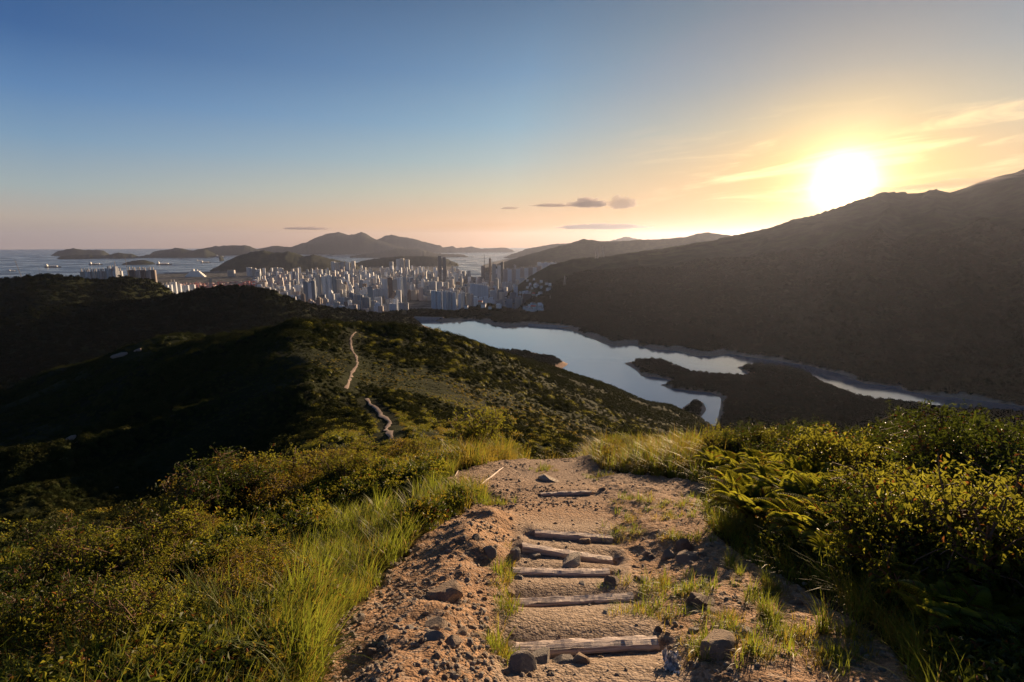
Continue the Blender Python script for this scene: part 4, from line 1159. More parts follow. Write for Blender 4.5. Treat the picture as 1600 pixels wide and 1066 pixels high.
for z_i, (p0, p1, r0, r1, n_, ch, where, mh) in enumerate(zones):
    for q in range(n_):
        for _ in range(30):
            px = random.uniform(p0, p1); rr_ = random.uniform(r0, r1)
            xx, yy = polar(px, rr_, 800 if rr_ < 7 else 700)
            if trail_d(np.array([xx]), np.array([yy]))[0] < -0.35: break
        else: continue
        i = random.choice(ch); s = mh / specs[i][2] * random.uniform(0.6, 1.05)
        hw = 'tall ' if s * specs[i][2] > 0.85 * mh else ('small ' if s * specs[i][2] < 0.68 * mh else '')
        fx = (px - p0) / (p1 - p0); fr = (rr_ - r0) / (r1 - r0)
        spot = ('nearer ' if fr < 0.36 else 'farther ' if fr > 0.7 else 'middle ') + ('left part' if fx < 0.33 else 'right part' if fx > 0.67 else 'centre')
        lab = f'{hw}{words[specs[i][0]]} shrub {where}, {spot}'
        place_shrub(i, xx, yy, s, lab, lab)
# a lone bush sticking up on the left skyline, and the dark one by the ridge path
xx, yy = polar(335, 8.2, 740); place_shrub(1, xx, yy, 1.15, 'single upright shrub with a leafy tip rising above the left slope', 'skyline shrubs')
xx, yy = polar(752, 15.5, 640); place_shrub(3, xx, yy, 2.2, 'large dark round bush standing above the grass beyond the trail bend', 'skyline shrubs')

# ferns -----------------------------------------------------------------------
FERN = []
for i in range(3):
    st, (V, T) = fern_mesh(400 + i, 11 + 2 * i, 0.55 + 0.08 * i)
    FERN.append((st.mesh('fern_stalks', [M_stem]), mesh_from(V, [T], 'fronds', False, [M_fern])))
fz = [(1160, 1250, 5.4, 8.0, 30, 'bright yellow-green fern on the left of the sunlit bank'), (1250, 1350, 5.0, 8.0, 44, 'bright yellow-green fern on the right of the sunlit bank'), (1330, 1500, 4.2, 6.8, 16, 'green fern half in shade among the right-hand shrubs'),
      (1260, 1360, 4.4, 5.4, 6, 'feathery lit fern at the foot of the right bank'), (1400, 1600, 3.4, 4.6, 7, 'dim fern in the shade by the right edge'), (1100, 1200, 7.5, 9.5, 8, 'fern on the shady side of the golden grass bank')]
for p0, p1, r0, r1, n_, lab in fz:
    for q in range(n_):
        px = random.uniform(p0, p1); rr_ = random.uniform(r0, r1)
        xx, yy = polar(px, rr_, 780)
        if trail_d(np.array([xx]), np.array([yy]))[0] > -0.2: continue
        a, b = FERN[q % 3]; s = random.uniform(0.45, 0.8) * (1.0 if rr_ > 4.8 else 0.8)
        e = link('fern', None, loc=(xx, yy, hz(xx, yy) + 0.16), rot=(0, 0, random.uniform(0, 6.28)), scale=(s, s, s))
        lb = lab + ', ' + spot_words(px, p0, p1, rr_, r0, r1); tag(e, lb, 'fern', lb)
        link('stalks', a, e); link('fronds', b, e)

# tall grass tussocks that read one by one ---------------------------------------
TUS = [grass_mesh(500, M_grass, 90, 0.09, 0.52, 0.011, 0.55, seg=6), grass_mesh(501, M_dry, 100, 0.12, 0.46, 0.008, 0.7, seg=6), grass_mesh(502, M_grass, 60, 0.06, 0.62, 0.014, 0.4, seg=6), grass_mesh(503, M_dry, 140, 0.18, 0.50, 0.008, 0.6, seg=5)]
tz = [(430, 520, 3.2, 4.2, 5, (0, 2), 0.9, 'tall green tussock arching over the left dirt edge'), (560, 700, 4.6, 6.6, 16, (0, 0, 2), 0.75, 'bright green tussock in the grass strip left of the steps'),
      (300, 430, 2.8, 3.6, 6, (1, 0), 0.8, 'straw-tinged grass tussock in the lower left brush'), (700, 770, 7.0, 9.0, 8, (0, 1), 0.7, 'grass tussock beside the loose stick left of the trail'),
      (740, 880, 10.6, 12.2, 22, (0, 3, 1), 1.0, 'backlit green tussock on the bank behind the trail bend'), (880, 1130, 8.8, 11.2, 44, (3, 1, 3, 0), 1.05, 'golden backlit tussock on the long grass bank above the lake'),
      (1120, 1210, 6.6, 8.6, 14, (1, 3, 0), 0.9, 'yellow tussock at the corner of the bank right of the trail'), (1200, 1340, 5.0, 6.6, 12, (1, 0), 0.7, 'long-bladed tussock arching among the bright ferns'),
      (1210, 1330, 2.9, 4.2, 6, (0,), 0.45, 'dark green tuft on the shaded gravel right of the trail'), (1380, 1500, 3.4, 4.6, 6, (0, 2), 0.6, 'single lit tussock of stiff blades in the right-hand shade'),
      (1120, 1190, 3.3, 4.6, 5, (0,), 0.35, 'small tuft where gravel meets the right-hand brush')]
for p0, p1, r0, r1, n_, ch, s0, lab in tz:
    for q in range(n_):
        for _ in range(20):
            px = random.uniform(p0, p1); rr_ = random.uniform(r0, r1)
            xx, yy = polar(px, rr_, 780 if rr_ < 9 else 700)
            if trail_d(np.array([xx]), np.array([yy]))[0] < (0.6 if 'gravel' in lab else -0.02): break
        else: continue
        s = s0 * random.uniform(0.7, 1.1)
        e = link('grass_tussock', TUS[random.choice(ch)], loc=(xx, yy, hz(xx, yy) - 0.01), rot=(0, 0, random.uniform(0, 6.28)), scale=(s, s, s))
        lb = lab + ', ' + spot_words(px, p0, p1, rr_, r0, r1); tag(e, lb, 'tussock', lb)

# ------------------------------------------------------------------ the trail furniture: timbers
def timber_mesh(ln, w, h, seed):
    g = np.random.default_rng(seed)
    n = 40; ch = min(w, h) * 0.14
    prof = [(-w / 2 + ch, -h), (w / 2 - ch, -h), (w / 2, -h + ch), (w / 2, -ch), (w / 2 - ch, 0), (0, 0.003), (-w / 2 + ch, 0), (-w / 2, -ch), (-w / 2, -h + ch)]
    k = len(prof); V = []
    off = g.uniform(-1, 1, (k, 2)) * 0.003
    for i in range(n + 1):
        t = i / n
        e = 0.006 * math.sin(t * 3.1 + seed) + 0.002 * math.sin(t * 17 + seed)
        for j, (a, b) in enumerate(prof):
            rg = 0.0022 * math.sin(t * 29 + j * 2.1 + seed) + g.normal(0, 0.0009)
            V.append((t * ln + (g.normal(0, 0.004) if i in (0, n) else 0), a * (1 + 0.04 * math.sin(t * 5 + seed)) + off[j, 0] + rg, b + off[j, 1] + rg + e))
    q = [(i * k + j, i * k + (j + 1) % k, (i + 1) * k + (j + 1) % k, (i + 1) * k + j) for i in range(n) for j in range(k)]
    V.append((0, 0, -h / 2)); V.append((ln, 0, -h / 2)); c0, c1 = len(V) - 2, len(V) - 1
    T = [(c0, (j + 1) % k, j) for j in range(k)] + [(c1, n * k + j, n * k + (j + 1) % k) for j in range(k)]
    q = [f[::-1] for f in q]; T = [f[::-1] for f in T]
    return mesh_from(V, [T, q], 'timber', False, [M_timber])
labs = ['thick weathered timber edging the lowest and nearest trail step', 'flat timber step edge, second nearest in the flight', 'timber step edge lying just below the white stone slab',
        'skewed raised timber sloping down to the right across the steps', 'short timber above the skewed one, near the top of the flight', 'thin far timber where the trail flattens out']
for i, L in enumerate(LOGS):
    A, B = L['A'], L['B']; d = B - A; ln = float(np.linalg.norm(d))
    o = link('step_timber', timber_mesh(ln, L['w'], L['h'] + 0.03, i + 1), loc=tuple(A), rot=(0, -math.asin(d[2] / ln), math.atan2(d[1], d[0])))
    tag(o, labs[i], 'step timber', 'timbers of the trail steps')

# ------------------------------------------------------------------ stones
def rock_mesh(seed, mat, sub=3, cuts=11, flat=0.7, rough=0.04):
    g = np.random.default_rng(seed)
    import bmesh
    bm = bmesh.new(); bmesh.ops.create_icosphere(bm, subdivisions=sub, radius=1.0)
    V = np.array([v.co[:] for v in bm.verts]); F = np.array([[v.index for v in f.verts] for f in bm.faces]); bm.free()
    for _ in range(cuts):
        n = unit(g.normal(size=3)); d = g.uniform(0.48, 0.78)
        s = V @ n; k = s > d
        V[k] -= np.outer((s[k] - d) * 0.99, n)
    V *= [g.uniform(0.85, 1.25), g.uniform(0.75, 1.0), flat * g.uniform(0.85, 1.15)]
    V += 0.0 + rough * (vnoise(V[:, 0] * 3 + seed, V[:, 1] * 3 + V[:, 2] * 2.3, seed)[:, None] - 0.5) * V
    return mesh_from(V, [F], 'rock', False, [mat])
RK_T = [rock_mesh(600 + i, M_rock, 3, 10 + i, 0.72) for i in range(6)]
RK_G = [rock_mesh(620 + i, M_rock_grey, 3, 9 + i, 0.7) for i in range(4)]
RK_P = rock_mesh(650, M_rock_pale, 3, 12, 0.42)
RK_D = [rock_mesh(640 + i, M_rock_dark, 3, 10, 0.75) for i in range(3)]
def put_rock(me, px, py, wpx, label, name='rock', sink=0.38, rz=None, sx=1.0, sz=1.0, group=None):
    x0, y0 = hit(px, py, 1.4, 15, 500)
    if me is RK_P and px == 893: x0, y0 = cam_point(893, 886, 4.80)[:2]
    z0 = float(trail_z(np.array([x0]), np.array([y0]))[0][0])
    s = wpx / 2 * math.sqrt(x0 * x0 + y0 * y0 + (H - z0) ** 2) / 860
    o = link(name, me, loc=(x0, y0, z0 + s * 0.7 * sz * (1 - 2 * sink) * 0.9), rot=(random.uniform(-.2, .2), random.uniform(-.2, .2), rz if rz is not None else random.uniform(0, 6.28)), scale=(s * sx, s, s * sz))
    tag(o, label, 'rock', group)
    return o
big = [ # mesh, px, py, width px, label
    (RK_T[0], 697, 955, 74, 'largest smooth tan boulder half sunk in the dirt left of the steps'), (RK_T[1], 682, 1010, 44, 'wedge-shaped stone below the big tan boulder'),
    (RK_G[0], 812, 1054, 52, 'square grey block under the left end of the nearest timber'), (RK_G[1], 845, 1032, 44, 'cracked grey stone beside the square block under the nearest timber'),
    (RK_G[2], 880, 1035, 34, 'rounded grey stone under the middle of the nearest timber'), (RK_T[2], 905, 1035, 36, 'pointed pale stone under the nearest timber'),
    (RK_T[3], 800, 1000, 26, 'cream stone set against the left end of the nearest timber'), (RK_T[4], 802, 960, 22, 'small cream stone left of the widest gravel tread'),
    (RK_P, 893, 880, 46, 'white slab of rock lying across the third tread'), (RK_T[1], 797, 925, 22, 'upright reddish stone at the left end of the second timber'),
    (RK_G[3], 811, 908, 20, 'triangular stone at the left end of the third timber'), (RK_D[0], 960, 915, 34, 'dark cracked stone at the right end of the third timber'),
    (RK_D[1], 1000, 910, 28, 'round dark brown stone right of the third timber'), (RK_P, 911, 918, 16, 'small white stone in the middle of the second tread'),
    (RK_G[0], 804, 877, 34, 'broad flat grey stone left of the skewed timber'), (RK_G[1], 835, 876, 20, 'dark grey stone under the skewed timber'),
    (RK_T[2], 963, 833, 14, 'upright pale stone at the right end of the short timber'), (RK_T[3], 1045, 876, 28, 'tan stone first of the pair right of the steps'),
    (RK_T[4], 1077, 882, 38, 'long tan stone second of the pair right of the steps'), (RK_D[2], 1072, 862, 36, 'dark flat stone under the turf right of the steps'),
    (RK_D[0], 1018, 872, 22, 'dark angular stone left of the tan pair'), (RK_T[5], 1153, 918, 18, 'light egg-shaped stone on the right-hand gravel'),
    (RK_D[1], 1092, 955, 44, 'dark slanting stone on the gravel right of the widest tread'), (RK_G[2], 1160, 1005, 32, 'grey block on the gravel at the lower right'),
    (RK_T[0], 1120, 1035, 70, 'broad orange-lit ledge of rock at the bottom right of the trail'), (RK_T[1], 1112, 968, 28, 'rounded brown stone in a row on the right gravel'),
    (RK_T[2], 510, 978, 34, 'pointed tan stone at the foot of the grass on the left'), (RK_T[3], 565, 985, 20, 'round tan stone beside the pointed one on the left'),
    (RK_G[3], 680, 1045, 36, 'pale round boulder near the bottom edge left of the steps'), (RK_T[4], 709, 1052, 30, 'light boulder near the bottom edge, close to the steps'),
    (RK_T[5], 678, 1025, 26, 'brown boulder stacked above the bottom edge stones'), (RK_T[0], 722, 1020, 28, 'tan knobbly stone between the big boulder and the steps'),
    (RK_T[1], 745, 873, 22, 'dark upright stone on the dirt bank left of the steps'), (RK_G[0], 764, 888, 26, 'pale flat stone on the dirt bank left of the steps'),
    (RK_T[2], 715, 963, 24, 'reddish stone touching the largest tan boulder'), (RK_T[3], 1000, 950, 22, 'tan stone at the right end of the widest tread'),
    (RK_P, 950, 965, 26, 'pale splinter of rock on the widest gravel tread'), (RK_P, 855, 752, 40, 'light grey slab on the flat part of the trail'),
 (RK_T[5], 940, 770, 16, 'pinkish stone at the right end of the far timber'),
    (RK_G[3], 870, 842, 20, 'grey stone in the rubble under the short timber'), (RK_T[0], 915, 848, 26, 'ridged pale stone in the rubble under the short timber'),
]
for me, px, py, wpx, lab in big:
    put_rock(me, px, py, wpx, lab, group=None)
areas = [(560, 760, 940, 1060, 60, 'in the rubble at the bottom left of the trail', (8, 22)), (600, 790, 860, 950, 60, 'on the orange dirt bank left of the steps', (6, 16)),
         (700, 830, 790, 860, 40, 'on the stony bank left of the upper steps', (5, 11)), (1010, 1180, 940, 1060, 52, 'on the gravel at the bottom right of the trail', (7, 20)),
         (985, 1140, 850, 935, 30, 'among the turf right of the steps', (7, 16)), (770, 1080, 725, 768, 30, 'on the flat stony part of the trail', (5, 12)),
         (1190, 1400, 940, 1060, 34, 'on the shaded gravel at the lower right', (7, 16))]
for (a0, a1, b0, b1, n_, where, (s0, s1)) in areas:
    for q in range(n_):
        px, py = random.uniform(a0, a1), random.uniform(b0, b1)
        if 790 < px < 1000 and py > 825: continue
        w_ = 0.9 * (s0 + (s1 - s0) * random.random() ** 2)
        kind_ = random.random()
        bank, cn = ([RK_P] + RK_T[:1], 'pale') if kind_ < 0.14 else (RK_T, 'tan') if kind_ < 0.66 else ((RK_G, 'grey') if kind_ < 0.86 else (RK_D, 'dark brown'))
        sz_ = 'larger' if w_ > s0 + 0.5 * (s1 - s0) else ('middling' if w_ > s0 + 0.18 * (s1 - s0) else 'small')
        put_rock(random.choice(bank), px, py, w_, f'{sz_} {cn} stone lying loose {where}', 'stone', sink=0.26, group=f'{sz_} {cn} stones {where}')

# gravel: far too many to count
pb = [rock_mesh(660 + i, [M_rock, M_rock_grey, M_rock_pale, M_rock][i], 1, 5, 0.5) for i in range(4)]
x, y, az, r = polar_points(60000, -40, 45, 2.0, 11.5)
td = trail_d(x, y)
xr = x - (0.45 + 0.06 * np.clip(y - 2.8, 0, 9))
core = 1 - sstep(np.abs(xr), 0.45, 0.7)
dens = np.clip(0.12 + 0.9 * sstep(fbm(x, y, 0.7, 3, 88), -0.05, 0.35), 0, 1) * (1 - 0.8 * core * (y < 6))
k = (td > -0.15) & (rng.uniform(0, 1, len(x)) < dens)
x, y = x[k], y[k]
sc_ = 0.005 + 0.024 * rng.uniform(0, 1, len(x)) ** 4 + 0.0005 * r[k]
o = scatter('gravel', np.c_[x, y, trail_z(x, y)[0] + sc_ * 0.25 + 0.01], sc_, rng.uniform(0, 6.28, len(x)), rng.integers(0, 4, len(x)), pb)
tag(o, 'loose gravel and chips of stone strewn over the dirt trail', 'gravel')

# crumpled foil wrapper
def foil():
    g = np.random.default_rng(5); n = 16
    V = []; 
    for i in range(n):
        for j in range(n):
            u, v = i / (n - 1) - 0.5, j / (n - 1) - 0.5
            V.append((u * 0.085 + g.normal(0, 0.007), v * 0.15 + g.normal(0, 0.005), 0.028 + g.normal(0, 0.017)))
    q = [(i * n + j, (i + 1) * n + j, (i + 1) * n + j + 1, i * n + j + 1) for i in range(n - 1) for j in range(n - 1)]
    T = [(a, b, c) for a, b, c, d in q] + [(a, c, d) for a, b, c, d in q]
    x0, y0 = hit(1049, 1046, 1.5, 8, 500)
    me = mesh_from(V, [T], 'foil', False, [M_foil])
    o = link('crumpled_foil', me, loc=(x0, y0, float(trail_z(np.array([x0]), np.array([y0]))[0][0]) + 0.012), rot=(0.25, 0, -0.2))
    md = o.modifiers.new('thickness', 'SOLIDIFY'); md.thickness = 0.0006
    tag(o, 'crumpled silver foil wrapper dropped on the dirt below the nearest timber', 'litter')
foil()
# loose sticks
for a, b, dd, rd, lab in [((708, 755), (716, 738), 8.5, 0.012, 'bleached stick leaning out of the grass left of the trail bend'), ((752, 760), (786, 733), 8.8, 0.016, 'pale pole half buried across the flat part of the trail')]:
    p0, p1 = hit(*a, 3, 15), hit(*b, 3, 15)
    m_ = MB(); pts = [np.array([p0[0] + (p1[0] - p0[0]) * t, p0[1] + (p1[1] - p0[1]) * t, 0]) for t in np.linspace(0, 1, 6)]
    for q_, p in enumerate(pts): p[2] = hz(p[0], p[1]) + 0.03 + 0.004 * math.sin(q_ * 2)
    o_ = pts[0].copy(); m_.tube([p - o_ for p in pts], [rd, rd * .95, rd, rd * .9, rd * .85, rd * .6], 7)
    tag(link('stick', m_.mesh('stick', [M_timber], True), loc=tuple(o_)), lab, 'stick')

# bare rock faces on the left flank
for px, py, wpx, hpx, lab in [(186, 556, 22, 10, 'largest pale rock face on the crest of the left flank'), (215, 549, 16, 5, 'narrow pale rock face right of the largest on the crest'), (100, 690, 26, 9, 'long pale rock face low on the left flank'),
                              (96, 722, 22, 9, 'pinkish bare patch below the long rock face'), (24, 738, 22, 8, 'slanting rock face near the left edge'), (42, 725, 8, 5, 'small rock beside the slanting face'), (138, 594, 8, 4, 'tiny pale rock in mid flank'),
                              (90, 566, 8, 4, 'small pale rock beyond the crest at left'), (64, 712, 6, 5, 'round pale rock between the two long faces'), (44, 648, 5, 7, 'upright pale rock in the dark hollow'), (124, 689, 9, 8, 'triangular pale rock right of the long face'),
                              (178, 765, 14, 8, 'dim grey outcrop on the low spur')]:
    x0, y0 = hit(px, py, 60, 900, 1200)
    r_ = math.hypot(x0, y0); s = wpx / 2 * r_ * 0.9 / 860
    az_ = math.atan2(x0, y0)
    me = rock_mesh(int(px * 7 + py), M_slab, 3, 9, 0.5, 0.1)
    o = link('rock_outcrop', me, loc=(x0, y0, hz(x0, y0) - s * 0.02), rot=(0.35, random.uniform(-.15, .15) - 0.35, -az_), scale=(s, s * 0.8, s * 0.55))
    tag(o, lab, 'rock face', 'pale rock faces on the left flank')
# ------------------------------------------------------------------ the town
def cross_plan(a=0.5, n=0.16):
    return [(-n, -a), (n, -a), (n, -n), (a, -n), (a, n), (n, n), (n, a), (-n, a), (-n, n), (-a, n), (-a, -n), (-n, -n)]
def notch_slab(k=4, d=0.5, nt=0.13):
    P = []
    st = 1.0 / k
    for i in range(k):
        x0 = -0.5 + i * st
        P += [(x0, -d * 0.5), (x0 + st * 0.62, -d * 0.5), (x0 + st * 0.62, -d * 0.5 + nt)]
        if i < k - 1: P += [(x0 + st, -d * 0.5 + nt)]
    P[-1] = (0.5, -d * 0.5 + nt)
    Q = [(-x, -y) for x, y in P]
    return P + Q
def make_building(kind, mat):
    m = MB()
    if kind == 'tower':
        m.prism(cross_plan(0.5, 0.21), 0, 1); rp = [((0, 0, 1.02), (0.22, 0.22, 0.05))]
    elif kind == 'point block':
        m.box((0, 0, 0.5), (0.8, 0.8, 1)); m.box((0.42, 0, 0.49), (0.06, 0.3, 0.98)); m.box((-0.42, 0, 0.49), (0.06, 0.3, 0.98)); m.box((0, -0.42, 0.49), (0.3, 0.06, 0.98)); rp = [((0, 0, 1.03), (0.3, 0.3, 0.06))]
    elif kind == 'slab block':
        m.prism(notch_slab(5, 0.5, 0.12), 0, 1); rp = [((-0.25, 0, 1.03), (0.1, 0.15, 0.06)), ((0.2, 0, 1.03), (0.1, 0.15, 0.06))]
    elif kind == 'low block':
        m.box((0, 0, 0.45), (1, 0.8, 0.9)); m.box((-0.1, 0.05, 0.95), (0.6, 0.5, 0.1)); rp = [((0.35, 0, 0.95), (0.12, 0.2, 0.1))]
    else:
        m.box((0, 0, 0.35), (1, 1, 0.7)); m.box((0, 0, 0.80), (0.7, 0.7, 0.2)); m.box((0, 0, 0.94), (0.4, 0.4, 0.08)); rp = [((0, 0, 1.02), (0.06, 0.06, 0.12))]
    r_ = MB()
    for c, s in rp: r_.box(c, s)
    return m.mesh('body', [mat]), r_.mesh('roof_house', [M_conc])
KINDS_B = ['tower', 'point block', 'slab block', 'low block', 'stepped tower']
BM = {(k, c): make_building(k, FAC[c]) for k in KINDS_B for c in FAC}

_prof = {}
def skyline_te(px, r):
    """highest tangent of the land in front of distance r, in this column"""
    key = int(round(px / 3))
    if key not in _prof:
        az = float(ray(key * 3, 440)[0])
        rs = np.exp(np.linspace(math.log(300), math.log(11000), 440))
        zz = height(rs * math.sin(az), rs * math.cos(az))
        _prof[key] = (rs, (zz - H) / rs)
    rs, te = _prof[key]
    k = rs < r - 60
    return float(te[k].max())

def where_words(px, r):
    a = ('left of the white tower row' if px < 470 else 'by the white tower row' if px < 560 else 'around the narrow blue tower' if px < 640 else 'below the twin dark towers' if px < 720
         else 'beside the strait' if px < 785 else 'under the right-hand hills')
    b = 'at the near edge of town' if r < 4400 else 'in mid town' if r < 5300 else 'in the rear of the town' if r < 6300 else 'on the far shore side'
    return a + ' ' + b

NB = [0]
def building(px, r, top, wpx, kind, colour, label=None, group=None, rz=None, roof=True, depth=None, hgt=None, name=None):
    az, te = ray(px, 450.0)
    x, y = r * math.sin(float(az)), r * math.cos(float(az))
    z0 = hz(x, y) - 2
    if hgt is None:
        te = float(ray(px, top)[1]); hgt = H + te * r - z0
    hgt = max(hgt, 9)
    w = wpx * r / 830.0
    b, rf = BM[(kind, colour)]
    e = link(name or ('tower_block' if hgt > 45 else 'building'), b, loc=(x, y, z0), rot=(0, 0, rz if rz is not None else random.uniform(-0.5, 0.5)), scale=(w, depth or w, hgt))
    if roof and r < 6500: link('roof_house', rf, e)
    if label is None:
        hw = 'very tall' if hgt > 150 else 'tall' if hgt > 100 else 'mid-height' if hgt > 55 else 'low'
        kk = kind if not (hw == 'low' and kind in ('tower', 'stepped tower')) else 'block'
        label = f'{hw} {colour} {kk} {where_words(px, r)}'
        if len(label.split()) > 16: label = label.replace('in the rear of the town', 'in the rear').replace('at the near edge of town', 'at the near edge')
        group = label + ', alike'
    tag(e, label, 'building', group)
    NB[0] += 1
    return e
# landmarks and rows that can be picked out
for i, (px, w) in enumerate([(688, 6), (695, 6)]):
    building(px, 6800, 400 + 2 * i, w, 'point block', 'dark', ['left and taller of the twin dark towers over the town', 'right and lower of the twin dark towers over the town'][i], 'twin dark towers', 0.2)
building(578, 4050, 448, 9, 'point block', 'blue-grey', 'narrow dark blue glass tower standing in front of the white blocks', None, 0.3)
for i, (px, tp, w, c) in enumerate([(499, 429, 6, 'beige'), (507, 432, 7, 'white'), (515, 430, 7, 'white'), (523, 432, 6, 'blue-grey'), (530, 437, 7, 'beige')]):
    building(px, 4750, tp, w, 'tower', c, ['beige tower, leftmost of the tall white tower row', 'white tower second in the tall row', 'white tower in the middle of the tall row', 'blue-grey tower fourth in the tall row', 'beige tower at the right end of the tall row'][i], 'tall tower row', 0.1 * i)
ol = ['first', 'second', 'third', 'fourth', 'fifth', 'sixth', 'seventh']
for i, (px, tp, w) in enumerate([(677, 454, 8), (685, 455, 8), (694, 455, 7), (702, 456, 7), (709, 457, 6)]):
    building(px, 3020, tp, w, 'tower', ['white', 'white', 'white', 'pale grey', 'white'][i], f'{ol[i]} tower from the left in the pale estate above the dam', 'pale estate above the dam', 0.5)
for i, (px, tp, w) in enumerate([(723, 457, 7), (731, 458, 6), (737, 460, 5)]):
    building(px, 3150, tp, w, 'tower', ['pale grey', 'beige', 'pinkish'][i], f'{ol[i]} tower from the left in the small group right of the pale estate', 'small group right of the pale estate', 0.2)
for i, px in enumerate([738, 745, 752, 759]):
    building(px, 3900, 443 + i, 8, 'slab block', 'white', f'{ol[i]} white slab of the terraced estate below the strait', 'terraced white estate', 0.15)
for i, px in enumerate([744, 752, 760, 768]):
    building(px, 3500, 463 + (i % 2) * 2, 9, 'low block', 'white', f'{ol[i]} low white school-like block in front of the terraced estate', 'low white blocks', 0.1)
for i, (px, tp) in enumerate([(602, 436), (610, 434), (617, 437), (624, 434), (632, 433)]):
    building(px, 4500, tp, 7, ['slab block', 'tower'][i % 2], ['white', 'brown', 'beige', 'white', 'pale grey'][i], f'{ol[i]} tower from the left in the tall group right of the blue tower', 'tall group right of the blue tower', 0.2 * i)
for i, (px, tp) in enumerate([(478, 438), (484, 440), (490, 437)]):
    building(px, 4500, tp + 2, 7, 'point block', ['blue-grey', 'white', 'blue-grey'][i], f'{ol[i]} glassy block left of the tall white tower row', 'glassy blocks', 0.1)
for i in range(9):
    building(790 + i * 6.5, 5600, 421 - i * 0.6 + (i % 2), 7.5, 'slab block', ['pinkish', 'white'][i % 2], f'{"pinkish" if i % 2 == 0 else "white"} slab in the long wall of flats under the right-hand hills', f'{"pinkish" if i % 2 == 0 else "white"} slabs of the long wall of flats', 0.1)
for i in range(6):
    building(842 + i * 5, 6000, 410 + (i % 2), 5.5, 'tower', 'white', 'white tower in the even row on the shoulder of the right-hand hills', 'even white tower row', 0.1)
for i in range(11):
    building(134 + i * 5.6, 4600, 424.5 - i * 0.12 - (4 if 6 < i < 10 else 0), 6.2, ['slab block', 'tower'][i % 2], ['beige', 'pale grey', 'pinkish'][i % 3], f'{["beige", "pale grey", "pinkish"][i % 3]} tower of the estate rising behind the left-hand hill', f'{["beige", "pale grey", "pinkish"][i % 3]} towers behind the left-hand hill', 0.3)
building(185, 4500, 415, 8, 'stepped tower', 'pale grey', 'stepped grey tower topping the estate behind the left-hand hill')
for i in range(5):
    building(209 + i * 8, 4300, 422 + (i % 2) * 0.8, 8, 'slab block', ['brown', 'pinkish'][i % 2], f'{ol[i]} block of the dark brown estate left of the container port', 'dark brown estate', 0.3)
for i, (px, tp) in enumerate([(258, 446), (264, 445), (271, 441), (278, 444), (290, 446), (300, 445)]):
    building(px, 4000 + i * 60, tp, 8, 'slab block', 'white', f'{ol[i]} pale block from the left peering over the dark ridge', 'pale blocks over the dark ridge', 0.4)
for i, (px, tp) in enumerate([(364, 421), (392, 417), (399, 418), (406, 420), (433, 417), (441, 418), (465, 418)]):
    building(px, 9300, tp + 1, [9, 7, 6, 6, 6, 6, 6][i], ['slab block', 'tower'][i % 2], ['beige', 'pale grey'][i % 2], f'{ol[i]} block from the left along the foot of the island hill', 'blocks at the foot of the island hill', 0.1)
for i, (px, tp) in enumerate([(725, 424), (733, 423)]):
    building(px, 7700, tp, 6, 'point block', 'blue-grey', ['left dark block standing alone against the bright strait', 'right dark block standing alone against the bright strait'][i], 'blocks against the strait')
for i, (px, tp, w) in enumerate([(755, 416, 6), (766, 404, 3.5), (772, 413, 6), (780, 415, 6), (785, 409, 4)]):
    building(px, 6200, tp, w, 'tower', ['dark', 'brown', 'blue-grey', 'pale grey', 'dark'][i], f'{["dark", "slender brown", "blue-grey", "pale grey", "thin dark"][i]} tower on the right bank of the strait')
for i, (px, tp) in enumerate([(523, 409), (530, 410), (537, 409), (545, 410), (554, 408), (613, 409), (624, 405), (630, 404), (638, 406)]):
    building(px, 10500, tp, 6, 'tower', ['pale grey', 'beige', 'blue-grey'][i % 3], f'{["pale grey", "beige", "blue-grey"][i % 3]} tower far back at the foot of the hill behind town', f'{["pale grey", "beige", "blue-grey"][i % 3]} towers at the foot of the hill behind town')
# the rest of the town, the nearest ones each on their own
rows = []
tries = 0
while len(rows) < 1000 and tries < 16000:
    tries += 1
    px = random.uniform(400, 840); r = random.choice([random.uniform(3650, 5200), random.uniform(4600, 9800)])
    if px < 480 and r < 4300: continue
    az = float(ray(px, 450)[0]); x, y = r * math.sin(az), r * math.cos(az)
    if px > 640 and r < 3900: continue
    if px > 722 and r > 6300 and px < 768: continue
    if not in_poly(np.array([x]), np.array([y]), LAND)[0]: continue
    z0 = hz(x, y)
    if z0 > 60: continue
    if any(abs(px - q[0]) < 4.5 and abs(r - q[1]) < 110 for q in rows): continue
    h = random.choice([random.uniform(22, 50), random.uniform(55, 100), random.uniform(95, 150)])
    if 632 < px < 682 and r < 4800: continue
    if r > 6300: h *= 0.85
    st_ = skyline_te(px, r); te = (z0 + h - H) / r
    if te < st_ + 0.002: continue
    rows.append((px, r, h, z0))
rows.sort(key=lambda q: -(q[2] / q[1]))
n_ind = max(0, 285 - NB[0])
cw = ['white', 'white', 'pale grey', 'pale grey', 'beige', 'beige', 'pinkish', 'blue-grey', 'brown']
for px, r, h, z0 in rows[:n_ind]:
    kind = random.choice(['tower', 'tower', 'point block', 'slab block', 'slab block', 'stepped tower']) if h > 60 else random.choice(['low block', 'slab block', 'point block'])
    wm = {'tower': 40, 'point block': 32, 'slab block': 60, 'low block': 70, 'stepped tower': 40}[kind]
    building(px, r, 0, wm * random.uniform(0.8, 1.25) * 830 / r, kind, random.choice(cw), hgt=h, depth=wm * 0.8)
m = MB(); MI = []
for px, r, h, z0 in rows[n_ind:]:
    az = float(ray(px, 450)[0]); m.box((r * math.sin(az), r * math.cos(az), z0 + h * 0.5 - 2), (random.uniform(18, 46), random.uniform(18, 30), h), random.uniform(-0.6, 0.6))
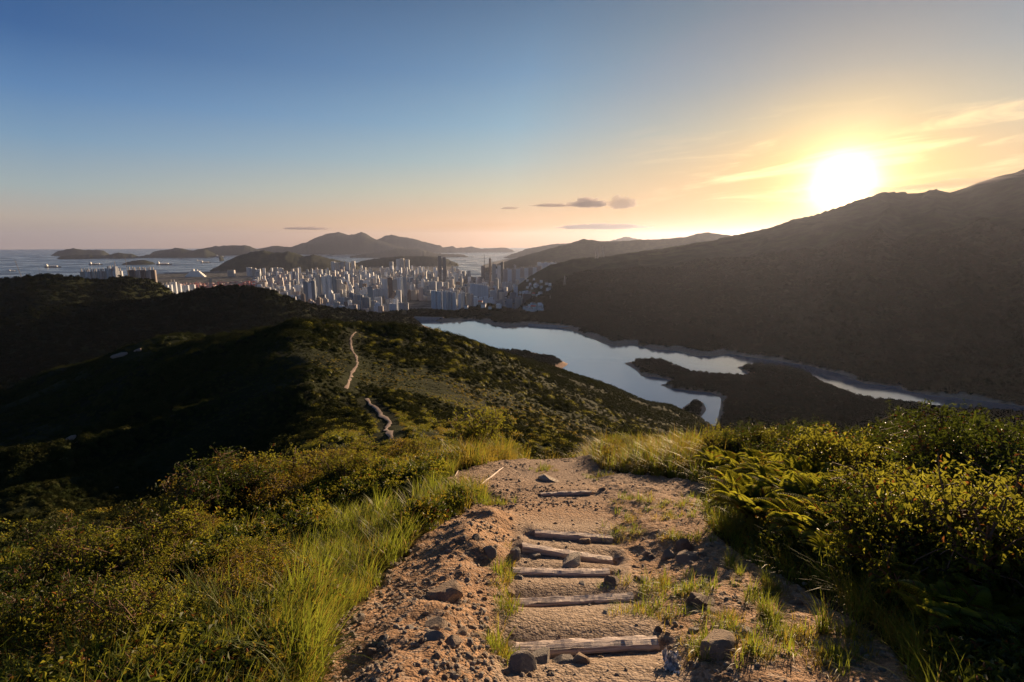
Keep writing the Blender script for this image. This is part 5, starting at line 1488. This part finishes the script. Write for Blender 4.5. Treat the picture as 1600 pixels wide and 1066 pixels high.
for _ in range(1500):       # low roofs and sheds between them
    px = random.uniform(395, 830); r = random.uniform(3600, 9800); az = float(ray(px, 450)[0]); x, y = r * math.sin(az), r * math.cos(az)
    if not in_poly(np.array([x]), np.array([y]), LAND)[0]: continue
    if 722 < px < 768 and r > 6200: continue
    if 632 < px < 682 and r < 4800: continue
    m.box((x, y, 9 + 6), (random.uniform(15, 50), random.uniform(12, 40), random.uniform(10, 36)), random.uniform(-0.6, 0.6))
if m.n:
    me = m.mesh('distant_buildings', [FAC[c_] for c_ in ('white', 'pale grey', 'beige', 'pinkish', 'blue-grey')])
    me.polygons.foreach_set('material_index', np.repeat(rng.integers(0, 5, len(me.polygons) // 6), 6).astype(np.int32))
    o = link('distant_buildings', me)
    tag(o, 'remaining mass of small pale blocks filling the town between the towers', 'buildings', kind='stuff')

# container port: sheds, stacks and red cranes
def crane_mesh():
    a = MB(); b = MB()
    for sx in (-1, 1):
        for sy in (-1, 1):
            a.box((sx * 13, sy * 9, 22), (2.4, 2.4, 44))
        a.box((sx * 13, 0, 24), (2, 18, 2)); a.box((sx * 13, 0, 43), (2, 18, 2))
    a.box((0, 9, 12), (26, 2, 2)); a.box((0, -9, 12), (26, 2, 2))
    b.box((14, 0, 45), (100, 3, 3)); b.box((0, 0, 56), (2, 2, 22)); b.tube([(0, 0, 66), (60, 0, 46)], 0.7, 4); b.tube([(0, 0, 66), (-30, 0, 46)], 0.7, 4); b.box((-18, 0, 49), (14, 7, 6))
    return a.mesh('legs', [M_red]), b.mesh('boom', [M_red])
ca, cb = crane_mesh()
for i, px in enumerate([288, 298, 307, 318, 330, 343, 375, 383, 391, 399]):
    r = 6700 + (i % 3) * 250
    x, y = polar(px, r, 440)
    e = link('gantry_crane', None, loc=(x, y, hz(x, y)), rot=(0, 0, 0.3 + 0.5 * (i % 2)), scale=(1.1, 1.1, 1.1))
    tag(e, ['red gantry crane in the left-hand line at the container port', 'red gantry crane in the right-hand line at the container port'][i > 5], 'crane', ['left-hand red port cranes', 'right-hand red port cranes'][i > 5])
    link('legs', ca, e); link('boom', cb, e)
m = MB()
for _ in range(420):
    px = random.uniform(262, 470); r = random.uniform(5400, 8000); x, y = polar(px, r, 440)
    if not in_poly(np.array([x]), np.array([y]), LAND)[0] or hz(x, y) > 30: continue
    m.box((x, y, 9 + 4), (random.uniform(30, 90), random.uniform(12, 40), random.uniform(8, 24)), random.uniform(-0.2, 0.2))
M_cont = simple('container_paint', (0.45, 0.44, 0.42), 0.7, (0.35, 0.08, 0.06), 0.012)
tag(link('container_stacks', m.mesh('container_stacks', [M_cont])), 'rows of stacked containers and sheds on the port quay', 'containers', kind='stuff')

# ships
def ship_mesh():
    a = MB(); P = [(-0.5, -0.07), (0.38, -0.08), (0.5, 0), (0.38, 0.08), (-0.5, 0.07)]
    a.prism(P, 0, 0.055)
    b = MB(); b.box((-0.38, 0, 0.10), (0.12, 0.12, 0.10)); b.box((-0.38, 0, 0.17), (0.05, 0.05, 0.05))
    for k in range(4): b.box((-0.2 + k * 0.14, 0, 0.075), (0.10, 0.11, 0.04))
    return a.mesh('hull', [M_hull]), b.mesh('deckhouse', [M_whitep])
sa, sb = ship_mesh()
for px, py, w, lab in [(83, 418, 18, 'long dark cargo ship on the open water left of the island'), (150, 414, 16, 'cargo ship beside the small conical island'), (257, 414, 20, 'low dark barge right of the small conical island'),
                       (322, 411, 14, 'larger of the two barges off the wooded island hill'), (312, 408, 8, 'smaller of the two barges off the wooded island hill'), (20, 424, 8, 'tiny boat near the left edge of the sea'),
                       (345, 402, 14, 'faint ship in the farther channel'), (735, 414, 5, 'small boat in the bright strait beyond the town'), (741, 402, 4, 'tiny far boat in the bright strait'), (238, 430, 5, 'small boat off the brown estate')]:
    x, y = [float(q) for q in on_plane(px, py, 0.0)]; s = w * math.hypot(x, y) / 830
    e = link('ship', None, loc=(x, y, -1), rot=(0, 0, random.uniform(-0.15, 0.15)), scale=(s, s, s * 1.2)); tag(e, lab, 'ship', 'ships on the water')
    link('hull', sa, e); link('deckhouse', sb, e)
x, y = [float(q) for q in on_plane(306, 433, 6.0)]
m = MB(); s = 26 * math.hypot(x, y) / 830
for k in range(5): m.box((0, 0, 0.05 + 0.06 * k), (1 - 0.13 * k, 0.2 - 0.02 * k, 0.06))
m.box((-0.1, 0, 0.36), (0.10, 0.08, 0.12)); m.box((0.12, 0, 0.33), (0.04, 0.04, 0.16))
tag(link('cruise_ship', m.mesh('cruise_ship', [M_whitep]), loc=(x, y, 4), scale=(s, s, s)), 'large white tiered ship moored behind the red port cranes', 'ship')

# masts and pylons
def pylon_mesh(h=45.0):
    m = MB(); 
    def w(t): return 4.5 * (1 - t) ** 1.3 + 0.7
    lv = [0, .16, .32, .46, .58, .70, .80, .90, 1.0]
    cs = [(-1, -1), (1, -1), (1, 1), (-1, 1)]
    for i in range(len(lv) - 1):
        a, b = lv[i], lv[i + 1]
        for k, (sx, sy) in enumerate(cs):
            p, q = (sx * w(a), sy * w(a), a * h), (sx * w(b), sy * w(b), b * h)
            m.tube([p, q], 0.28, 4)
            nx = cs[(k + 1) % 4]
            m.tube([p, (nx[0] * w(b), nx[1] * w(b), b * h)], 0.16, 3); m.tube([(nx[0] * w(a), nx[1] * w(a), a * h), q], 0.16, 3)
    arm = MB()
    for t, L in ((0.72, 8), (0.83, 7), (0.94, 5.5)):
        for s_ in (-1, 1):
            arm.tube([(0, 0, t * h + 1.0), (s_ * L, 0, t * h)], 0.22, 4); arm.tube([(0, 0, t * h - 1.0), (s_ * L, 0, t * h)], 0.22, 4)
    return m.mesh('lattice', [M_steel]), arm.mesh('crossarms', [M_steel])
pa, pb_ = pylon_mesh()
for px, r, tp, lab in [(434, 1550, 507, 'grey lattice pylon low on the dark valley side left of the ridge path'), (882, 3250, 431, 'lattice pylon on the lower slope of the right-hand mountain'), (860, 2900, 480, 'small pylon above the white village right of the dam'),
                       (931, 4750, 385, 'left one of two pylons on the saddle ridge'), (940, 4750, 384, 'right one of two pylons on the saddle ridge'), (633, 3300, 462, 'pylon on the wooded slope in front of the town'), (330, 3900, 436, 'pylon rising behind the dark rounded hill')]:
    x, y = polar(px, r, 450); z0 = hz(x, y); h = H + float(ray(px, tp)[1]) * r - z0; s = max(h, 25) / 45
    e = link('pylon', pa, loc=(x, y, z0 - 1), rot=(0, 0, random.uniform(0, 1.5)), scale=(s, s, s)); tag(e, lab, 'pylon', 'electricity pylons'); link('crossarms', pb_, e)
def mast(px, r, tp, lean, lab):
    x, y = polar(px, r, 440); z0 = hz(x, y); h = H + float(ray(px, tp)[1]) * r - z0
    m = MB(); m.tube([(0, 0, 0), (lean * h, 0, h)], [h * 0.010, h * 0.006], 5)
    for k in range(1, 9):
        t = k / 9; m.box((lean * h * t, 0, h * t), (h * 0.03, h * 0.03, h * 0.010))
    tag(link('mast', m.mesh('mast', [M_hull]), loc=(x, y, z0 - 1)), lab, 'mast', 'tall masts')
mast(37, 2650, 405, -0.22, 'tall leaning mast on the left-hand hill against the sea'); mast(64, 2620, 417, 0, 'short mast on the summit of the left-hand hill')
mast(203, 2700, 403, -0.08, 'slender mast between the two estates behind the left-hand hill'); mast(757, 6100, 397, 0, 'very tall bridge mast on the right bank of the strait'); mast(18, 2640, 427, 0, 'stubby mast near the left edge of the left-hand hill')

# dams
def dam(p0, p1, hgt, lab):
    a = np.array([float(q) for q in on_plane(*p0, WZ)]); b = np.array([float(q) for q in on_plane(*p1, WZ)])
    d = b - a; ln = float(np.hypot(*d))
    m = MB(); V = [(0, -14, -8), (ln, -14, -8), (ln, -3, hgt), (0, -3, hgt), (0, 3, hgt), (ln, 3, hgt), (ln, 26, -30), (0, 26, -30)]
    m.add(V, [[(0, 1, 2, 3), (3, 2, 5, 4), (4, 5, 6, 7)], [(0, 3, 4, 7), (1, 6, 5, 2)]])
    par = MB(); par.box((ln / 2, -3.2, hgt + 0.7), (ln, 0.6, 1.4)); 
    for k in range(int(ln / 14)): par.box((7 + k * 14, -3.2, hgt + 1.6), (1.2, 1.2, 0.8))
    o = link('dam', m.mesh('dam', [M_conc]), loc=(a[0], a[1], WZ), rot=(0, 0, math.atan2(d[1], d[0])))
    tag(o, lab, 'dam', 'dams of the reservoir'); link('parapet', par.mesh('parapet', [M_conc]), o)
dam((648, 500), (693, 501), 15, 'grey concrete dam wall at the far left end of the reservoir')
dam((826, 509), (888, 513), 8, 'long low pale spillway dam below the big mountain')

# houses of the villages up the valley
def house_mesh(mat, rm):
    a = MB(); a.box((0, 0, 0.4), (1, 0.75, 0.8)); r_ = MB(); V = [(-0.55, -0.42, 0.8), (0.55, -0.42, 0.8), (0.55, 0.42, 0.8), (-0.55, 0.42, 0.8), (-0.5, 0, 1.08), (0.5, 0, 1.08)]
    r_.add(V, [[(0, 1, 5, 4), (2, 3, 4, 5)], [(0, 4, 3), (1, 2, 5)]])
    return a.mesh('walls', [mat]), r_.mesh('roof', [rm])
hmsh = [house_mesh(M_whitep, M_whitep), house_mesh(M_whitep, M_conc), house_mesh(M_conc, M_red)]
for a0, a1, b0, b1, n_, lab in [(819, 850, 481, 491, 20, 'small white house in the tight village cluster above the spillway'), (779, 797, 469, 478, 8, 'white house in the little group left of the village cluster'),
                                (792, 860, 438, 468, 34, 'scattered pale house on the wooded valley side under the big mountain'), (700, 780, 470, 486, 10, 'low pale house among the trees by the terraced estate')]:
    for q in range(n_):
        px, py = random.uniform(a0, a1), random.uniform(b0, b1); x, y = hit(px, py, 1700, 5200, 900); r = math.hypot(x, y)
        if hz(x, y) < 8: continue
        s = random.uniform(13, 24); w_, rf = random.choice(hmsh[:2] if q % 6 else hmsh)
        e = link('house', w_, loc=(x, y, hz(x, y) + 5), rot=(0, 0, random.uniform(-1, 1)), scale=(s, s, s)); tag(e, lab, 'house', lab + 's'); link('roof', rf, e)

# the raised road beside the port
pts = [on_plane(a, b, 18.0) for a, b in [(398, 446), (412, 444), (424, 441), (436, 437), (446, 434), (458, 432), (480, 431)]]
V = []; n = len(pts)
P = np.array([[float(a), float(b)] for a, b in pts]); tt = np.linspace(0, n - 1, 40); P = np.c_[np.interp(tt, range(n), P[:, 0]), np.interp(tt, range(n), P[:, 1])]
d = np.gradient(P, axis=0); d /= np.linalg.norm(d, axis=1)[:, None]; nr = np.c_[d[:, 1], -d[:, 0]] * 14
for k in range(40):
    for s_, z_ in ((-1, 16), (-1, 19), (1, 19), (1, 16)): V.append((P[k, 0] + nr[k, 0] * s_, P[k, 1] + nr[k, 1] * s_, z_))
q = [(i * 4 + j, i * 4 + (j + 1) % 4, i * 4 + 4 + (j + 1) % 4, i * 4 + 4 + j) for i in range(39) for j in range(4)]
tag(link('elevated_road', mesh_from(V, [q], 'elevated_road', False, [M_conc])), kind='structure')

# ------------------------------------------------------------------ clouds, mist, haze
def volume_mat(name, dens, col, aniso=0.5, noise=None):
    m, w, out = new_mat(name)
    v = w.n('ShaderNodeVolumePrincipled'); v.inputs['Color'].default_value = (*col, 1); v.inputs['Density'].default_value = dens; v.inputs['Anisotropy'].default_value = aniso
    w.put(out.inputs[1], v.outputs[0])
    return m
def cloud_mesh(seed, sx, sy, sz, mat, lumps=12):
    import bmesh
    g = np.random.default_rng(seed); Vs, Fs, n = [], [], 0
    bm = bmesh.new(); bmesh.ops.create_icosphere(bm, subdivisions=4, radius=1.0)
    B = np.array([v.co[:] for v in bm.verts]); Fi = np.array([[v.index for v in f.verts] for f in bm.faces]); bm.free()
    # one closed lumpy body
    L = np.c_[g.uniform(-0.9, 0.9, lumps), g.uniform(-0.5, 0.5, lumps), g.uniform(-0.2, 0.5, lumps)]
    rad = 1 + 0.35 * np.max(np.maximum(unit(B) @ unit(L).T, 0) ** 14, axis=1) + 0.25 * (vnoise(B[:, 0] * 4 + seed, B[:, 2] * 3 + B[:, 1] * 2, seed) - 0.5)
    rad = rad * (0.75 + 0.6 * vnoise(B[:, 0] * 5 + seed * 3, B[:, 2] * 2 + B[:, 1] * 3, seed + 4)) * (0.9 + 0.35 * vnoise(B[:, 0] * 13, B[:, 2] * 9 + B[:, 1] * 9, seed + 5))
    V = B * rad[:, None]; V[:, 2] = np.where(V[:, 2] < 0, V[:, 2] * 0.35, V[:, 2])
    return mesh_from(V * [sx, sy, sz], [Fi], 'cloud', True, [mat])
M_cloud = volume_mat('cloud_vapour', 0.0022, (0.60, 0.52, 0.52), 0.1)  # low-albedo grey vapour: the clouds' shadowed look is put into the colour
M_cloud2 = volume_mat('thin_cloud_vapour', 0.0013, (0.58, 0.50, 0.48), 0.0)  # thin vapour, shadow tone likewise carried by its colour
def cloud(px, py, r, wpx, hpx, lab, mat=None, seed=1):
    az, te = ray(px, py); az = float(az); te = float(te)
    k = r / 840.0
    o = link('cloud', cloud_mesh(seed, wpx * k / 2, wpx * k / 3, hpx * k * 0.62, mat or M_cloud), loc=(r * math.sin(az), r * math.cos(az), H + te * r), rot=(0, 0, -az))
    tag(o, lab, 'cloud')
cloud(920, 321, 45000, 44, 14, 'largest grey cloud of the low bank above the far ridge', None, 3)
cloud(970, 322, 46000, 32, 19, 'rounded grey-brown cloud at the right end of the low bank', M_cloud2, 4)
cloud(944, 356, 60000, 84, 8, 'long flat grey cloud just above the far ridge', None, 5)
cloud(898, 357, 60000, 14, 4, 'small grey cloud left of the long flat one', None, 6)
cloud(866, 322, 50000, 46, 5, 'faint thin cloud streak left of the grey bank', M_cloud2, 7)
cloud(797, 326, 52000, 22, 4, 'faint small cloud far left of the grey bank', M_cloud2, 8)
cloud(475, 358, 60000, 46, 4, 'thin cloud streak left of the island summit', M_cloud2, 9)
M_mist = volume_mat('mist_vapour', 0.0022, (0.7, 0.62, 0.6), 0.1)
az, te = ray(1535, 286); az = float(az); te = float(te); rm = 5400.0
o = link('hilltop_mist', cloud_mesh(12, 560, 160, 38, M_mist), loc=(rm * math.sin(az), rm * math.cos(az), H + te * rm), rot=(0, -0.05, -az))
tag(o, 'thin veil of mist lying along the top of the right-hand mountain', 'mist', kind='stuff')

HAZE = 0.95e-5
m, w, out = new_mat('haze_air')
v = w.n('ShaderNodeVolumePrincipled'); v.inputs['Color'].default_value = (0.58, 0.64, 0.86, 1); v.inputs['Density'].default_value = HAZE; v.inputs['Anisotropy'].default_value = 0.58
w.put(out.inputs[1], v.outputs[0])
hb = MB(); hb.box((0, 0, (1750 - 60) / 2), (128000, 128000, 1750 + 60))
o = link('haze', hb.mesh('haze', [m])); tag(o, 'pale evening haze filling the air over land and sea', 'haze', kind='stuff')
